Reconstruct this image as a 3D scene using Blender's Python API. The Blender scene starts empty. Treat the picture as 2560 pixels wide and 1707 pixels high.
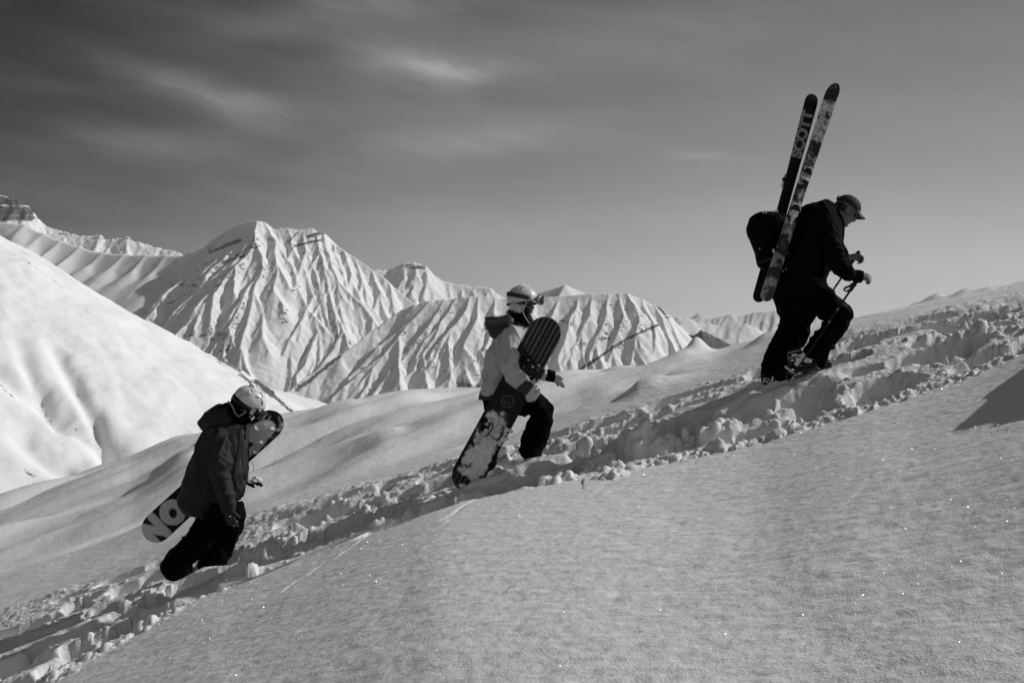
import bpy, bmesh, math, random
import numpy as np
from mathutils import Vector, Matrix, Quaternion
C = bpy.context.scene.collection
SC = bpy.context.scene
# ------------------------------------------------------------------ camera, light, exposure
F, CX, CY = 2489.0, 1280.0, 853.5
cd = bpy.data.cameras.new("camera"); cam = bpy.data.objects.new("camera", cd); C.objects.link(cam)
cd.lens = 35.0; cd.sensor_width = 36.0; cd.clip_start = 0.1; cd.clip_end = 120000
cam.location = (0, 0, 0); cam.rotation_euler = (math.pi/2, 0, 0); SC.camera = cam
SUN_EL, SUN_AZ = math.radians(35), math.radians(76)      # azimuth from the view direction towards the right
SUN_STR = 2.95
ld = bpy.data.lights.new("sun", 'SUN'); lo = bpy.data.objects.new("sun", ld); C.objects.link(lo)
ld.energy = SUN_STR; ld.angle = math.radians(0.5); ld.color = (1.0, 1.0, 1.0)
sdir = Vector((math.cos(SUN_EL)*math.sin(SUN_AZ), math.cos(SUN_EL)*math.cos(SUN_AZ), math.sin(SUN_EL)))
lo.rotation_euler = (-sdir).to_track_quat('-Z', 'Y').to_euler(); lo.location = (20, 5, 20)
SC.view_settings.view_transform = 'Standard'; SC.view_settings.look = 'None'
SC.view_settings.exposure = 0; SC.view_settings.gamma = 1; SC.view_settings.use_curve_mapping = False

class NT:
    def __init__(s, tree): s.t = tree; s.n = tree.nodes; s.l = tree.links
    def node(s, typ, **kw):
        n = s.n.new(typ)
        for k, v in kw.items():
            if k == 'inp':
                for a, b in v.items(): s.set(n.inputs[a], b)
            else: setattr(n, k, v)
        return n
    def set(s, sock, v):
        if isinstance(v, bpy.types.NodeSocket): s.l.new(v, sock)
        else: sock.default_value = v
    def m(s, op, a, b=0.0, c=0.0, clamp=False):
        n = s.n.new('ShaderNodeMath'); n.operation = op; n.use_clamp = clamp
        s.set(n.inputs[0], a); s.set(n.inputs[1], b)
        if len(n.inputs) > 2: s.set(n.inputs[2], c)
        return n.outputs[0]
    def vec(s, x, y, z):
        n = s.n.new('ShaderNodeCombineXYZ'); s.set(n.inputs[0], x); s.set(n.inputs[1], y); s.set(n.inputs[2], z); return n.outputs[0]
    def noise(s, v, scale, detail=4, rough=0.55, dist=0.0):
        n = s.n.new('ShaderNodeTexNoise'); s.set(n.inputs['Vector'], v); n.inputs['Scale'].default_value = scale
        n.inputs['Detail'].default_value = detail; n.inputs['Roughness'].default_value = rough; n.inputs['Distortion'].default_value = dist
        return n.outputs[0]
    def ramp(s, v, a, b, lo=0.0, hi=1.0):
        n = s.n.new('ShaderNodeMapRange'); n.interpolation_type = 'SMOOTHSTEP'
        s.set(n.inputs[0], v); s.set(n.inputs[1], a); s.set(n.inputs[2], b); s.set(n.inputs[3], lo); s.set(n.inputs[4], hi)
        return n.outputs[0]
    def gray(s, v): return s.vec(v, v, v)

w = bpy.data.worlds.new("World"); SC.world = w; w.use_nodes = True
nt = NT(w.node_tree); nt.n.clear()
out = nt.node('ShaderNodeOutputWorld'); bg = nt.node('ShaderNodeBackground')
sky = nt.node('ShaderNodeTexSky', sky_type='NISHITA', sun_disc=False, sun_elevation=SUN_EL, sun_rotation=SUN_AZ, altitude=2600, air_density=1.0, dust_density=0.6, ozone_density=1.0)
sep = nt.node('ShaderNodeSeparateColor'); nt.l.new(sky.outputs[0], sep.inputs[0])
# black-and-white film behind a yellow filter: mostly the red channel of the sky
skyv = nt.m('ADD', nt.m('MULTIPLY', sep.outputs[0], 0.45), nt.m('MULTIPLY', sep.outputs[1], 0.75))
tc = nt.node('ShaderNodeTexCoord'); sx = nt.node('ShaderNodeSeparateXYZ'); nt.l.new(tc.outputs['Generated'], sx.inputs[0])
yy = nt.m('MAXIMUM', sx.outputs[1], 0.08)
U = nt.m('DIVIDE', sx.outputs[0], yy); V = nt.m('DIVIDE', sx.outputs[2], yy)
wob = nt.noise(nt.vec(U, V, 0.0), 5.0, 3); wob2 = nt.noise(nt.vec(V, U, 3.0), 4.0, 3)
Uw = nt.m('ADD', U, nt.m('MULTIPLY', nt.m('SUBTRACT', wob, 0.5), 0.10)); Vw = nt.m('ADD', V, nt.m('MULTIPLY', nt.m('SUBTRACT', wob2, 0.5), 0.05))
def wisp(px, py, ang, lw, sw, st):
    a = math.radians(ang); u0 = (px-CX)/F; v0 = (CY-py)/F
    du = nt.m('SUBTRACT', Uw, u0); dv = nt.m('SUBTRACT', Vw, v0)
    p = nt.m('ADD', nt.m('MULTIPLY', du, math.cos(a)/(lw/F)), nt.m('MULTIPLY', dv, math.sin(a)/(lw/F)))
    q = nt.m('ADD', nt.m('MULTIPLY', du, -math.sin(a)/(sw/F)), nt.m('MULTIPLY', dv, math.cos(a)/(sw/F)))
    d = nt.m('ADD', nt.m('MULTIPLY', p, p), nt.m('MULTIPLY', q, q))
    return nt.m('MULTIPLY', nt.m('EXPONENT', nt.m('MULTIPLY', d, -1.0)), st)
cl = 0.0
for a in [(1120,178,-4,110,26,1.0),(1000,160,-8,200,60,.45),(470,215,-23,230,42,.85),(620,270,-14,120,30,.5),(330,345,-6,260,45,.6),(1180,360,7,330,50,.35),(820,30,10,420,50,.35),(1500,120,12,420,90,.12),(1760,385,0,90,12,.25),(80,210,-4,250,30,.25)]:
    cl = nt.m('ADD', cl, wisp(*a))
streak = nt.noise(nt.vec(nt.m('MULTIPLY', Uw, 1.0), nt.m('MULTIPLY', nt.m('ADD', V, nt.m('MULTIPLY', U, 0.15)), 5.0), 1.0), 3.0, 5, 0.55)
fib = nt.noise(nt.vec(nt.m('ADD', nt.m('MULTIPLY', Uw, 4.0), nt.m('MULTIPLY', Vw, 6.0)), nt.m('MULTIPLY', nt.m('ADD', Vw, nt.m('MULTIPLY', Uw, 0.30)), 15.0), 2.0), 1.6, 9, 0.68, 0.5)
cl = nt.m('MULTIPLY', nt.m('MULTIPLY', cl, nt.ramp(streak, 0.2, 0.7, 0.6, 1.15)), nt.ramp(fib, 0.25, 0.70, 0.55, 1.3))
veil = nt.ramp(streak, 0.35, 0.72, 0.0, 0.55)
veil = nt.m('MULTIPLY', veil, nt.ramp(U, -0.6, 0.5, 1.0, 0.25))
SKY_K = 0.05
# low haze brightens the sky towards the horizon and towards the sun
hz = nt.m('MULTIPLY', nt.m('EXPONENT', nt.m('MULTIPLY', nt.m('MAXIMUM', V, 0.0), -8.0)), nt.ramp(U, -0.6, 0.35, 0.23, 0.31))
base = nt.m('ADD', nt.m('MULTIPLY', nt.m('MULTIPLY', skyv, SKY_K), nt.ramp(U, -0.62, 0.35, 0.06, 0.92)), hz)
tot = nt.m('ADD', base, nt.m('MULTIPLY', nt.m('ADD', nt.m('MULTIPLY', cl, 1.35), veil), 0.15))
tot = nt.m('MULTIPLY', tot, nt.ramp(nt.m('SUBTRACT', U, nt.m('MULTIPLY', V, 0.6)), -0.72, -0.15, 0.45, 1.0))
# added fill light: sky behind the camera is brightened to lift shaded sides
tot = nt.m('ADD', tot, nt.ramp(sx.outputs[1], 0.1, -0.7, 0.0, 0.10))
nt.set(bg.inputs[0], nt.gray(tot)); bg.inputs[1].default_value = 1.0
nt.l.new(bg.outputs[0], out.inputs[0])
SC.cycles.max_bounces = 6; SC.cycles.diffuse_bounces = 4

# ------------------------------------------------------------------ helpers
R = random.Random(7)
def P(px, py, Y): return Vector(((px-CX)/F*Y, Y, (CY-py)/F*Y))
def tag(o, label=None, cat=None, group=None, kind=None):
    if label: o['label'] = label
    if cat: o['category'] = cat
    if group: o['group'] = group
    if kind: o['kind'] = kind
    return o
def empty(name, loc):
    o = bpy.data.objects.new(name, None); o.empty_display_size = 0.1; C.objects.link(o); o.location = loc; return o
def link(name, me, mat=None, parent=None, smooth=True):
    o = bpy.data.objects.new(name, me); C.objects.link(o)
    if mat: me.materials.append(mat)
    if smooth and len(me.polygons): me.polygons.foreach_set('use_smooth', np.ones(len(me.polygons), dtype=bool))
    if parent:
        o.parent = parent
        top = parent
        off = Vector((0, 0, 0))
        while top is not None: off += top.location; top = top.parent
        o.location = -off
    return o
def from_bm(name, bm, mat=None, parent=None, smooth=True):
    bmesh.ops.recalc_face_normals(bm, faces=bm.faces[:])
    me = bpy.data.meshes.new(name); bm.to_mesh(me); bm.free()
    o = link(name, me, mat, parent, smooth)
    if name in ('vent', 'zip_puller', 'buckle', 'lever', 'toe_piece', 'heel_piece', 'strap', 'shaft_band', 'highback', 'ear_pad', 'chin_strap', 'metal_edge', 'cap_seam') and parent: split(o)
    return o

def hash2(ix, iy, seed):
    h = (ix*374761393 + iy*668265263 + seed*1442695041) & 0xffffffff
    h = ((h ^ (h >> 13))*1274126177) & 0xffffffff
    return ((h ^ (h >> 16)) & 0xffffff)/float(0xffffff)
def vn2(x, y, seed=0):
    xi = np.floor(x).astype(np.int64); yi = np.floor(y).astype(np.int64); fx = x-xi; fy = y-yi
    fx = fx*fx*fx*(fx*(fx*6-15)+10); fy = fy*fy*fy*(fy*(fy*6-15)+10)
    a = hash2(xi, yi, seed); b = hash2(xi+1, yi, seed); c = hash2(xi, yi+1, seed); d = hash2(xi+1, yi+1, seed)
    return (a*(1-fx)+b*fx)*(1-fy)+(c*(1-fx)+d*fx)*fy
def fbm(x, y, seed=0, oct=4, gain=0.5):
    s = 0; a = 1; t = 0
    for i in range(oct):
        s = s + a*vn2(x*(2**i)+13.7*i, y*(2**i)-7.1*i, seed+i*17); t += a; a *= gain
    return s/t
def vn3(x, y, z, seed=0):
    zi = np.floor(z).astype(np.int64); fz = z-zi; fz = fz*fz*(3-2*fz)
    def lay(k):
        xi = np.floor(x).astype(np.int64); yi = np.floor(y).astype(np.int64); fx = x-xi; fy = y-yi
        fx = fx*fx*(3-2*fx); fy = fy*fy*(3-2*fy)
        def h(a, b): return hash2(a+k*7919, b+k*104729, seed)
        return (h(xi, yi)*(1-fx)+h(xi+1, yi)*fx)*(1-fy)+(h(xi, yi+1)*(1-fx)+h(xi+1, yi+1)*fx)*fy
    return lay(zi)*(1-fz)+lay(zi+1)*fz
def sstep(a, b, x):
    t = np.clip((x-a)/(b-a), 0, 1); return t*t*(3-2*t)
def grid_mesh(name, X, Y, Z):
    n, m = X.shape
    me = bpy.data.meshes.new(name)
    co = np.stack([X, Y, Z], -1).reshape(-1, 3).astype(np.float32)
    idx = np.arange(n*m).reshape(n, m)
    f = np.stack([idx[:-1, :-1], idx[:-1, 1:], idx[1:, 1:], idx[1:, :-1]], -1).reshape(-1, 4)
    me.vertices.add(n*m); me.vertices.foreach_set('co', co.ravel())
    me.loops.add(f.size); me.loops.foreach_set('vertex_index', f.ravel().astype(np.int32))
    me.polygons.add(len(f)); me.polygons.foreach_set('loop_start', np.arange(0, f.size, 4, dtype=np.int32))
    me.update(calc_edges=True)
    return me
def attr(me, name, vals):
    a = me.attributes.new(name, 'FLOAT', 'POINT'); a.data.foreach_set('value', np.asarray(vals, np.float32).ravel())

# ------------------------------------------------------------------ materials
def mat(name, col=0.5, rough=0.6, bump=None, spec=0.3, metallic=0.0, coat=0.0, vary=0.0, vscale=8.0):
    m = bpy.data.materials.new(name); m.use_nodes = True; n = NT(m.node_tree); p = n.n['Principled BSDF']
    p.inputs['Base Color'].default_value = (col, col, col, 1); p.inputs['Roughness'].default_value = rough
    p.inputs['Specular IOR Level'].default_value = spec; p.inputs['Metallic'].default_value = metallic
    p.inputs['Coat Weight'].default_value = coat
    t = n.node('ShaderNodeTexCoord')
    if vary:
        v = n.ramp(n.noise(t.outputs['Object'], vscale, 5, 0.6), 0.3, 0.7, col*(1-vary), col*(1+vary)); n.set(p.inputs['Base Color'], n.gray(v))
    if bump:
        b = n.node('ShaderNodeBump'); b.inputs['Distance'].default_value = bump[1]; b.inputs['Strength'].default_value = 1.0
        n.set(b.inputs['Height'], n.noise(t.outputs['Object'], bump[0], 5, 0.6)); n.l.new(b.outputs[0], p.inputs['Normal'])
    return m
def snow_mat():
    m = bpy.data.materials.new('snow'); m.use_nodes = True; n = NT(m.node_tree); p = n.n['Principled BSDF']
    p.inputs['Roughness'].default_value = 0.75; p.inputs['Specular IOR Level'].default_value = 0.15
    g = n.node('ShaderNodeNewGeometry'); pos = g.outputs['Position']
    p.inputs['Base Color'].default_value = (.86, .86, .86, 1)
    a = n.node('ShaderNodeAttribute', attribute_name='fluff')
    mp = n.node('ShaderNodeMapping'); n.l.new(pos, mp.inputs[0]); mp.inputs['Scale'].default_value = (0.75, 1.0, 1.0); mp.inputs['Rotation'].default_value = (0, 0, .25)
    h1 = n.noise(mp.outputs[0], 24.0, 2, 0.5, 0.0); h2 = n.noise(pos, 110.0, 3, 0.7); h3 = n.noise(pos, 60.0, 4, 0.65)
    b1 = n.node('ShaderNodeBump'); b1.inputs['Distance'].default_value = 0.019; n.set(b1.inputs['Height'], h1); sp_ = n.node('ShaderNodeSeparateXYZ'); n.l.new(pos, sp_.inputs[0]); n.set(b1.inputs['Strength'], n.ramp(sp_.outputs[1], 6.5, 11.0, .46, .30))
    b2 = n.node('ShaderNodeBump'); b2.inputs['Distance'].default_value = 0.0045; b2.inputs['Strength'].default_value = 0.9; n.set(b2.inputs['Height'], h2); n.l.new(b1.outputs[0], b2.inputs['Normal'])
    b3 = n.node('ShaderNodeBump'); b3.inputs['Distance'].default_value = 0.020; n.set(b3.inputs['Height'], h3); n.set(b3.inputs['Strength'], n.m('MULTIPLY', a.outputs['Fac'], 0.6)); n.l.new(b2.outputs[0], b3.inputs['Normal'])
    n.l.new(b3.outputs[0], p.inputs['Normal'])
    return m
def mountain_mat(name, sc, rockcol=0.09, strata=0.0):
    m = bpy.data.materials.new(name); m.use_nodes = True; n = NT(m.node_tree); p = n.n['Principled BSDF']
    p.inputs['Roughness'].default_value = 0.85; p.inputs['Specular IOR Level'].default_value = 0.1
    g = n.node('ShaderNodeNewGeometry'); pos = g.outputs['Position']
    a = n.node('ShaderNodeAttribute', attribute_name='rock')
    nz = n.noise(pos, 0.09*sc, 6, 0.7)
    mp = n.node('ShaderNodeMapping'); n.l.new(pos, mp.inputs[0]); mp.inputs['Scale'].default_value = (0.012*sc, 0.012*sc, 0.16*sc); mp.inputs['Rotation'].default_value = (0, 0.08, 0)
    st = n.noise(mp.outputs[0], 1.0, 5, 0.65)
    k = n.m('ADD', n.m('MULTIPLY', nz, 1-strata), n.m('MULTIPLY', st, strata))
    fac = n.ramp(n.m('SUBTRACT', a.outputs['Fac'], k), -0.03, 0.07)
    rc = n.ramp(n.noise(pos, 0.05*sc, 4, 0.7), 0.3, 0.7, rockcol*0.6, rockcol*1.7)
    colv = n.m('ADD', n.m('MULTIPLY', rc, fac), n.m('MULTIPLY', n.m('SUBTRACT', 1.0, fac), 0.88))
    n.set(p.inputs['Base Color'], n.gray(colv))
    b = n.node('ShaderNodeBump'); b.inputs['Distance'].default_value = 5.0/sc; b.inputs['Strength'].default_value = 0.35
    n.set(b.inputs['Height'], n.noise(pos, 0.07*sc, 6, 0.65)); n.l.new(b.outputs[0], p.inputs['Normal'])
    return m
SNOW = snow_mat()

# ------------------------------------------------------------------ foreground snow slope
YT = 8.6
def T(px): return np.interp(px, [-1600,-640,0,430,560,900,1320,1900,2050,2560,3200,4600], [2150,1830,1600,1452,1408,1292,1150,974,936,806,640,250])
LOWB = [(-1600,2560),(0,1765),(100,1707),(300,1600),(480,1505),(700,1405),(900,1325),(1100,1255),(1300,1217),(1450,1192),(1700,1155),(1900,1112),(2100,1045),(2300,985),(2450,930),(2560,885),(2800,800),(4600,160)]
UPB = [(-1600,2060),(0,1530),(280,1432),(450,1370),(600,1300),(900,1215),(1200,1130),(1400,1070),(1500,1038),(1700,980),(1900,915),(2100,835),(2300,785),(2560,735),(2800,670),(4600,80)]
def Lo(px): return np.interp(px, [a for a, b in LOWB], [b for a, b in LOWB])
def Up(px): return np.interp(px, [a for a, b in UPB], [b for a, b in UPB])
YA, YB = 7.65, 9.6
def Ya(px): return np.interp(px, [-600, 0, 100, 300, 480, 720, 2800], [5.2, 6.0, 6.25, 6.75, 7.15, 7.65, 7.65])
def Cr(px): return np.interp(px, [-3000,-600,0,180,330,450,640,870,1150,1400,1560,1700,1800,1880,1960,2127,2284,2560,3200,5000], [2000,1420,1249,1215,1172,1116,1064,1014,982,934,923,904,889,862,835,800,757,690,540,150])
def Yc(px): return np.interp(px, [-600,0,600,1200,1700,2100,2560,3200], [30,27,24,20,15.5,13.5,12.5,12])
_k = np.linspace(-5000, 7000, 2400)
def smooth(fn, w):
    v = fn(_k); ker = np.hanning(w); ker /= ker.sum(); vv = np.convolve(np.pad(v, w, mode='edge'), ker, 'same')[w:-w]
    return lambda px: np.interp(px, _k, vv)
Ts, Cs, Ys, Ls, Us = smooth(T, 41), smooth(Cr, 15), smooth(Yc, 61), smooth(Lo, 41), smooth(Up, 41)
Ya = smooth(Ya, 121)
def base_z(U_, Y_):
    x = U_*np.maximum(Y_, 4.0)
    px = U_*F+CX
    pc = np.clip(px, -1500, 4000); YA_ = Ya(pc); xl = (pc-CX)/F*YA_
    pl_ = lambda q: -1.25+0.285*np.clip(q, -30, 30)
    zl = (CY-Ls(pc))/F*YA_
    t0 = np.clip(Y_/YA_, -1, 1.0)
    zn = pl_(x)+(zl-pl_(xl))*np.where(np.abs(px-CX) < 3500, 1, .3)*t0
    pc = np.clip(px, -1500, 4000)
    ra = zl; rm = (CY-Ts(pc))/F*YT; rb = (CY-Us(pc))/F*YB
    zm = np.where(Y_ < YT, ra+(rm-ra)*np.clip((Y_-YA_)/(YT-YA_), 0, 1), rm+(rb-rm)*(Y_-YT)/(YB-YT))
    rt = (CY-Us(pc))/F; rc = (CY-Cs(pc))/F; yc = Ys(pc)
    t = (Y_-YB)/(yc-YB)
    r = rt+(rc-rt)*(1-(1-np.clip(t, 0, 1))**2)
    zf = r*Y_
    d = np.maximum(Y_-yc, 0)
    zf = zf-0.38*d*d/(d+5.0)
    zf = np.maximum(zf, -700)
    return np.where(Y_ < YA_, zn, np.where(Y_ < YB, zm, zf))
ug = np.concatenate([-np.geomspace(6, 0.58, 26), np.linspace(-0.565, 0.565, 900), np.geomspace(0.58, 6, 26)])
yg = np.concatenate([np.linspace(-40, 1.6, 30), np.linspace(1.75, 5.5, 230), np.arange(5.515, 7.7, 0.0145), np.arange(7.7, 9.7, 0.0095), np.arange(9.7, 11.6, 0.0145), 11.6+np.cumsum(np.linspace(0.015, 0.16, 190)), ])
yl = yg[-1]; yg = np.concatenate([yg, yl*np.geomspace(1.02, 30000/yl, 60)])
UG, YG = np.meshgrid(ug, yg)
ZB = base_z(UG, YG); XG = UG*np.maximum(YG, 4.0)
def hitY(px, row):
    u = (px-CX)/F; ys = np.linspace(1.5, float(Ys(px)), 900); z = base_z(np.full(900, u), ys)
    x = u*np.maximum(ys, 4.0); r = z/ys
    return float(np.interp((CY-row)/F, r, ys))
YAG = Ya(np.clip(UG*F+CX, -1500, 4000)); fr = (YG-YAG)/(YB-YAG)
jit = (fbm(XG*1.6, YG*1.6, 3, 4)-0.5)*0.32
M = sstep(-0.08, 0.0, fr+jit*0.5)*sstep(1.12, 0.97, fr+jit)*(YG > 2)*sstep(-0.70, -0.60, UG)*sstep(0.70, 0.60, UG)
D = np.zeros_like(ZB)
def window(cx, cy, rad):
    i0 = np.searchsorted(yg, cy-rad); i1 = np.searchsorted(yg, cy+rad)
    u0 = (cx-rad)/max(cy-rad, 1.0) if cx-rad > 0 else (cx-rad)/max(cy-rad, 1.0); u1 = (cx+rad)/max(cy-rad, 1.0)
    lo_ = min((cx-rad)/max(cy-rad, 1.0), (cx-rad)/(cy+rad)); hi_ = max(u1, (cx+rad)/(cy+rad))
    j0 = np.searchsorted(ug, lo_); j1 = np.searchsorted(ug, hi_)
    return slice(i0, max(i1, i0+1)), slice(j0, max(j1, j0+1))
def hole(cx, cy, rx, ry, rot, depth, rag=0.16, seed=0, soft=0.30):
    w_ = window(cx, cy, max(rx, ry)*1.5); x = XG[w_]-cx; y = YG[w_]-cy
    if x.size == 0: return
    c, s = math.cos(rot), math.sin(rot); a = (x*c+y*s)/rx; b = (-x*s+y*c)/ry
    d = np.sqrt(a*a+b*b)+(fbm(XG[w_]*9, YG[w_]*9, 41+seed, 3)-0.5)*rag*3
    D[w_] = np.minimum(D[w_], -depth*sstep(1.1, 1.1-soft, d)*(0.9+0.2*vn2(XG[w_]*6, YG[w_]*6, 5)))
def lump(cx, cy, r, h=1.0, seed=0, sink=0.35):
    w_ = window(cx, cy, r*1.5); x = XG[w_]-cx; y = YG[w_]-cy
    if x.size == 0: return
    q = 0.10/r if r < 0.1 else 1.0
    d = np.sqrt(x*x+y*y)/r*(1+0.55*(fbm(XG[w_]*1.6/r*0.5+seed, YG[w_]*1.6/r*0.5, 77, 3)-0.5)*2)
    c = float(D[w_][x.shape[0]//2, x.shape[1]//2])
    dd = np.clip(1-d*d, 0, 1)
    D[w_] = np.where(d < 1, np.maximum(D[w_], c*sstep(0, .3, dd)+D[w_]*(1-sstep(0, .3, dd))+r*h*(dd-sink*.3)), D[w_])
def ridge_mark(pts, wdt, depth, lip=0.0):
    for (x0, y0), (x1, y1) in zip(pts[:-1], pts[1:]):
        rad = math.hypot(x1-x0, y1-y0)/2+wdt*3; w_ = window((x0+x1)/2, (y0+y1)/2, rad); X_ = XG[w_]; Y_ = YG[w_]
        dx, dy = x1-x0, y1-y0; L2 = dx*dx+dy*dy; t = np.clip(((X_-x0)*dx+(Y_-y0)*dy)/L2, 0, 1)
        d = np.hypot(X_-x0-t*dx, Y_-y0-t*dy)/wdt
        D[w_] = np.minimum(D[w_], np.where(d < 1, -depth*(1-d*d), 0.0))
        if lip: D[w_] += np.where((d > 1) & (d < 2.4), lip*np.sin((d-1)/1.4*math.pi), 0)*0.5
# wind drifts: broad undulation of the untouched snow
far = sstep(9.5, 13, YG)*sstep(60, 25, YG)
ca, sa = math.cos(0.62), math.sin(0.62)
XR, YR = XG*ca+YG*sa, -XG*sa+YG*ca
dr = (fbm(XR*0.16, YR*0.55, 11, 3)-0.5); leftw = sstep(0.25, -0.15, UG)
D += far*dr*(0.35+0.6*leftw)+far*((fbm(XR*0.9, YR*1.6, 13, 4)-0.5)*0.07+(fbm(XR*3.0, YR*7.0, 14, 3)-0.5)*0.018)
D += sstep(1.5, 3, YG)*sstep(60, 30, YG)*(fbm(XG*0.35, YG*0.45, 19, 3)-0.5)*0.10*sstep(12.0, 9.0, YG)
# crest and slope mounds (pixel position of the mound, half width px, height px)
def mound(px, row, wl, wr, h, Yd=None, stretch=1.4, p=2.0):
    Y0 = Yd or hitY(px, row); x0 = (px-CX)/F*Y0; k = Y0/F
    w_ = window(x0, Y0, max(wl, wr)*k*3.2*max(stretch, 1)); x = XG[w_]-x0-(YG[w_]-Y0)*(px-CX)/F; y = YG[w_]-Y0
    s_ = np.where(x < 0, wl*k, wr*k); d = np.abs(x/s_)**p+np.abs(y/(stretch*(wl+wr)*0.5*k))**2
    D[w_] += h*k*np.exp(-d*0.9)
for m_ in [(1545,912,45,40,14,15.6),(1580,910,30,25,12,16.2),(1684,905,45,30,8,15),(1741,897,22,27,40,14.9),(1712,910,50,30,14,14.6),(1912,848,36,60,17,14.0),(2342,742,34,26,20,13.0),(2411,728,30,36,17,12.9),(2473,712,24,30,9,12.8),(2540,695,40,40,8,12.6),(2284,757,12,20,6,13.1),(2182,788,30,40,5,13.2),
           (1600,985,34,60,26,None),(1650,968,60,80,14,None),(1480,1000,60,60,9,None),(1690,925,30,50,10,None),(1520,960,70,50,10,None),(940,1124,70,40,16,None),(980,1108,60,30,14,None),
           (1280,1000,90,120,10,None),(560,1105,26,90,30,None),(620,1095,80,100,16,None),(330,1180,50,120,18,None),(480,1150,120,80,12,None),(200,1240,100,160,14,None),
           (860,1035,90,60,12,None),(1010,1010,80,60,12,None),(1170,1000,60,40,8,None)]:
    mound(*m_)
def scoop(px, row, wl, wr, h, stretch=1.2): mound(px, row, wl, wr, -h, None, stretch)
for m_ in [(400,1185,90,40,20),(520,1150,35,30,24),(260,1205,90,60,16),(330,1240,120,100,12),(760,1075,60,40,10),(1140,1015,30,30,6)]: scoop(*m_)
D += (1-M)*sstep(1.5, 2.5, YG)*sstep(13, 10, YG)*((fbm(XG*3.2+YG*.6, YG*17, 23, 4, .6)-0.5)*0.013*(0.4+sstep(.35,.65,fbm(XG*.6,YG*.6,91,3)))+(fbm(XG*9+YG*2, YG*15, 29, 3)-0.5)*0.013)
# trampled band: furrows worn by many boots, broken by deeper single prints
rng = np.random.RandomState(5)
def lane(f): return lambda px: (lambda y_: ((px-CX)/F*y_, y_))(float(Ya(px)+f*(YB-Ya(px))))
bw = slice(int(np.searchsorted(yg, 5.0)), int(np.searchsorted(yg, 10.2)))
XW, YW, MW = XG[bw], YG[bw], M[bw]
ragd = (fbm(XW*6, YW*6, 40, 4)-0.5)
DB = np.zeros_like(XW); HB = np.zeros_like(XW)
for i_, (yc0, wd, dep, lip) in enumerate([(.15,.14,.19,.07),(.36,.12,.17,.07),(.56,.11,.17,.07),(.76,.08,.12,.05),(.92,.06,.08,.04)]):
    f0 = yc0; yc = YAG[bw]*(1-f0)+YB*f0+0.26*(fbm(XW*.55, XW*0+3, 70+i_, 3)-.5)*2+.05*(vn2(XW*2.6, XW*0, 90+i_)-.5)
    wv = wd*(.6+.9*vn2(XW*1.3, XW*0, 110+i_)); dm = dep*sstep(.30, .62, fbm(XW*.9, XW*0+8, 130+i_, 2))*(.65+.7*vn2(XW*1.9, XW*0, 150+i_))
    q = np.abs(YW-yc)/wv+ragd*1.5
    DB = np.minimum(DB, -dm*sstep(1.25, .75, q)-.02*sstep(1.6, 1.0, q))
    HB += lip*(.3+1.4*sstep(.3, .7, fbm(XW*2.2, YW*3.0, 170+i_, 3)))*np.exp(-((np.abs(YW-yc)/wv-1.55)/.42)**2)
D[bw] += MW*(DB*.9*(1-.25*sstep(1.5, 3.5, XW))+HB*.75)
def soften(n_):
    for _ in range(n_):
        A = D[bw]; Ap = np.pad(A, 1, mode='edge'); B_ = (Ap[:-2, 1:-1]+Ap[2:, 1:-1]+Ap[1:-1, :-2]+Ap[1:-1, 2:]+A*2)/6; D[bw] = A*(1-MW)+B_*MW
D[bw] += MW*(fbm(XW*3.0, YW*4.5, 51, 4)-0.5)*0.08
soften(10)
for k in range(120):
    f = rng.choice([.13, .22, .33, .40, .55, .62, .78, .9]); px = rng.uniform(-20, 2600); x, y = lane(f)(px)
    hole(x, y+rng.uniform(-.06, .06), rng.uniform(.14, .24), rng.uniform(.07, .115), rng.uniform(-.15, .3), rng.uniform(.14, .28)*(1-.3*f), rag=.10, seed=k, soft=.30)
# the deep near-side pits seen in the photograph
for px, row, rx, ry, rot, dep in [(2010,985,.26,.17,.15,.30),(2210,975,.34,.15,.1,.22),(1850,1035,.30,.15,.2,.28),(1560,1140,.28,.15,.1,.22),(1870,1085,.16,.12,.4,.22),(1430,1165,.07,.22,.1,.34),
        (1250,1225,.4,.13,.2,.30),(1030,1290,.38,.13,.2,.28),(800,1330,.40,.16,.1,.26),(640,1385,.35,.14,.1,.24),(1560,1065,.3,.1,.1,.16),(2330,880,.36,.1,.1,.2),(2440,800,.4,.09,0,.18),
        (2160,850,.25,.08,.1,.14),(470,1455,.2,.13,.1,.18),(290,1545,.4,.15,.2,.26),(120,1640,.4,.16,.2,.28),(2120,940,.3,.09,.1,.14),(1700,1110,.28,.12,.2,.24),(90,1560,.5,.12,.1,.2)]:
    Y0 = hitY(px, row); hole((px-CX)/F*Y0, Y0, rx, ry, rot, dep, 0.12, seed=px, soft=0.26)
# gentle swells and broken crust between the prints
D += M*np.abs(fbm(XG*15, YG*15, 61, 4)-0.5)*0.035
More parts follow.
